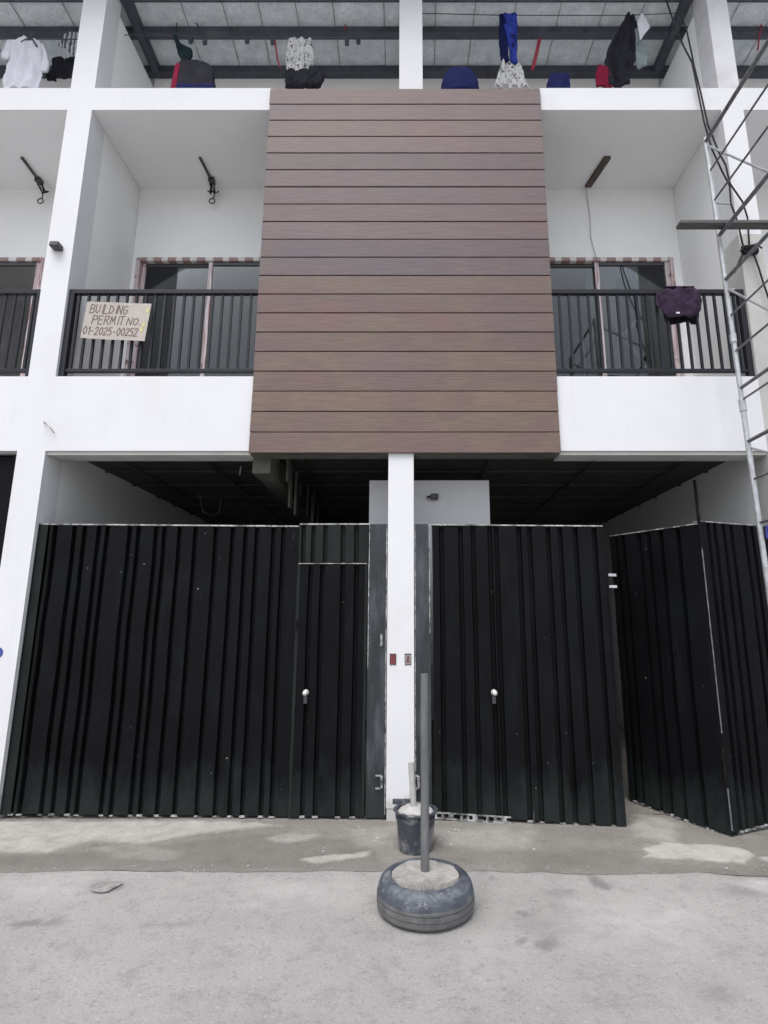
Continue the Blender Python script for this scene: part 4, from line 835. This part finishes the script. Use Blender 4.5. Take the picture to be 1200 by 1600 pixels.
# cables down the right column
cb = thing('power_cable', 'pair of black cables running down the right column behind the scaffold', 'cable', tuple(at(1175, 390, FY - 0.02)))
for pts in ([(1036, -60), (1041, 0), (1055, 42), (1068, 72), (1081, 97), (1090, 140), (1100, 190), (1112, 232), (1127, 265), (1140, 290), (1142, 318), (1152, 345), (1165, 385)],
            [(1072, -60), (1064, 0), (1064, 22), (1073, 48), (1080, 80), (1085, 105), (1095, 145), (1106, 195), (1124, 240), (1134, 258), (1140, 286), (1160, 315), (1168, 340), (1174, 385)],
            [(1178, 398), (1186, 420), (1192, 440), (1204, 475), (1225, 520)]):
    pp_ = [at(x, y, FY - 0.05) for x, y in pts]; pp_[-1].y = FY - 0.02
    MB().tube(pp_, 0.0085, 8).build('cable_run', 'cable', cb)
q = at(1170, 391, FY - .03); m = MB()
m.box(q.x - 0.07, q.x + 0.09, FY - 0.06, FY - 0.002, q.z - 0.045, q.z + 0.045); m.build('splice_box', 'cable', cb, bevel=0.018)
w = MB()
for k in range(6):
    a0 = Vector((q.x + random.uniform(-.08, .08), FY - 0.05, q.z + random.uniform(-.03, .04)))
    w.tube([a0, a0 + Vector((random.uniform(-.07, .07), -0.03, random.uniform(-.03, .06))), a0 + Vector((random.uniform(-.12, .10), -.02, random.uniform(-.12, .02)))], 0.008, 5)
w.tube([at(1160, 398, FY - .06), at(1148, 425, FY - .05)], 0.012, 6); w.build('cable_ends', 'cable', cb)
q = at(1197, 830, 4.36); bb = MB()
tag(cloth('plastic_strip', [(820, 1197, 1206), (828, 1196, 1207), (838, 1197, 1206), (843, 1198, 1203)], 4.36, 'bluebag', amp=0.01, thick=0.006, nx=6), 'scrap of blue plastic tied to the scaffold leg', 'plastic scrap')

# ------------------------------------------------------------------ litter on the apron
lt = MB()
def chip(x, y, s):
    q = on_floor(x, y, 0.008); a0 = random.random() * 6; n = 5; h = s * 0.35
    ring = [(q.x + s * random.uniform(.5, 1.1) * math.cos(a0 + 2 * math.pi * k / n), q.y + s * random.uniform(.5, 1.1) * math.sin(a0 + 2 * math.pi * k / n)) for k in range(n)]
    vs = [(x_, y_, q.z) for x_, y_ in ring] + [(q.x + (x_ - q.x) * .7, q.y + (y_ - q.y) * .7, q.z + h * random.uniform(.6, 1.2)) for x_, y_ in ring]
    lt.add(vs, [tuple(range(n)), tuple(range(n, 2 * n))] + [(k, (k + 1) % n, (k + 1) % n + n, k + n) for k in range(n)])
for x, y, s in ((568, 1298, .018), (570, 1303, .014), (590, 1309, .022), (585, 1313, .014), (562, 1291, .01), (610, 1322, .008), (609, 1341, .008), (702, 1300, .016), (712, 1296, .014), (717, 1298, .014), (722, 1302, .012), (707, 1303, .01),
                (742, 1296, .008), (704, 1319, .018), (688, 1312, .02), (692, 1309, .012), (684, 1316, .010), (505, 1330, .012), (388, 1353, .012), (332, 1353, .010), (1135, 1357, .011), (506, 1325, .008), (835, 1327, .016), (828, 1322, .01), (952, 1333, .008)):
    chip(x, y, s)
for k in range(90):
    x = random.uniform(-20, 1220); chip(x, random.uniform(1353, 1366), random.uniform(.003, .008))
for k in range(220):
    x, y = random.uniform(-60, 1260), random.uniform(1292, 1400) if random.random() < .6 else random.uniform(1380, 1590)
    chip(x, y, random.uniform(.002, .006))
stuff(lt.build('cement_crumbs', 'mortar'))
lf = [(143, 1391), (147, 1387), (153, 1382), (163, 1379), (172, 1378), (182, 1379), (193, 1380), (186, 1384), (177, 1388), (170, 1393), (158, 1395), (150, 1394)]
q = [on_floor(x, y, 0.001) for x, y in lf]
for i, p_ in enumerate(q): p_.z = 0.0015 + 0.007 * abs(noise.noise(Vector((i * 1.7, 3, 1))))
rib = [on_floor(x, y, 0.001) for x, y in ((153, 1391), (163, 1387), (174, 1384), (185, 1381))]
for p_ in rib: p_.z = 0.008
nq = len(q); near = lambda p_: min(range(4), key=lambda k: (rib[k] - p_).length)
lm = MB().add(q + rib, [(i, (i + 1) % nq, nq + near(q[i])) for i in range(nq)] + [((i + 1) % nq, nq + near(q[(i + 1) % nq]), nq + near(q[i])) for i in range(nq) if near(q[i]) != near(q[(i + 1) % nq])])
tag(lm.build('dry_leaf', 'leaf', solid=0.001), 'flattened grey dry leaf on the street at left', 'leaf')
for o in bpy.data.objects:                                  # worn slivers and straps too small to pick apart singly
    if o.parent and o.name.split('.')[0] in ('bottom_edge', 'door_bottom_edge', 'roof_strap', 'formwork_strip'): o['kind'] = 'stuff'
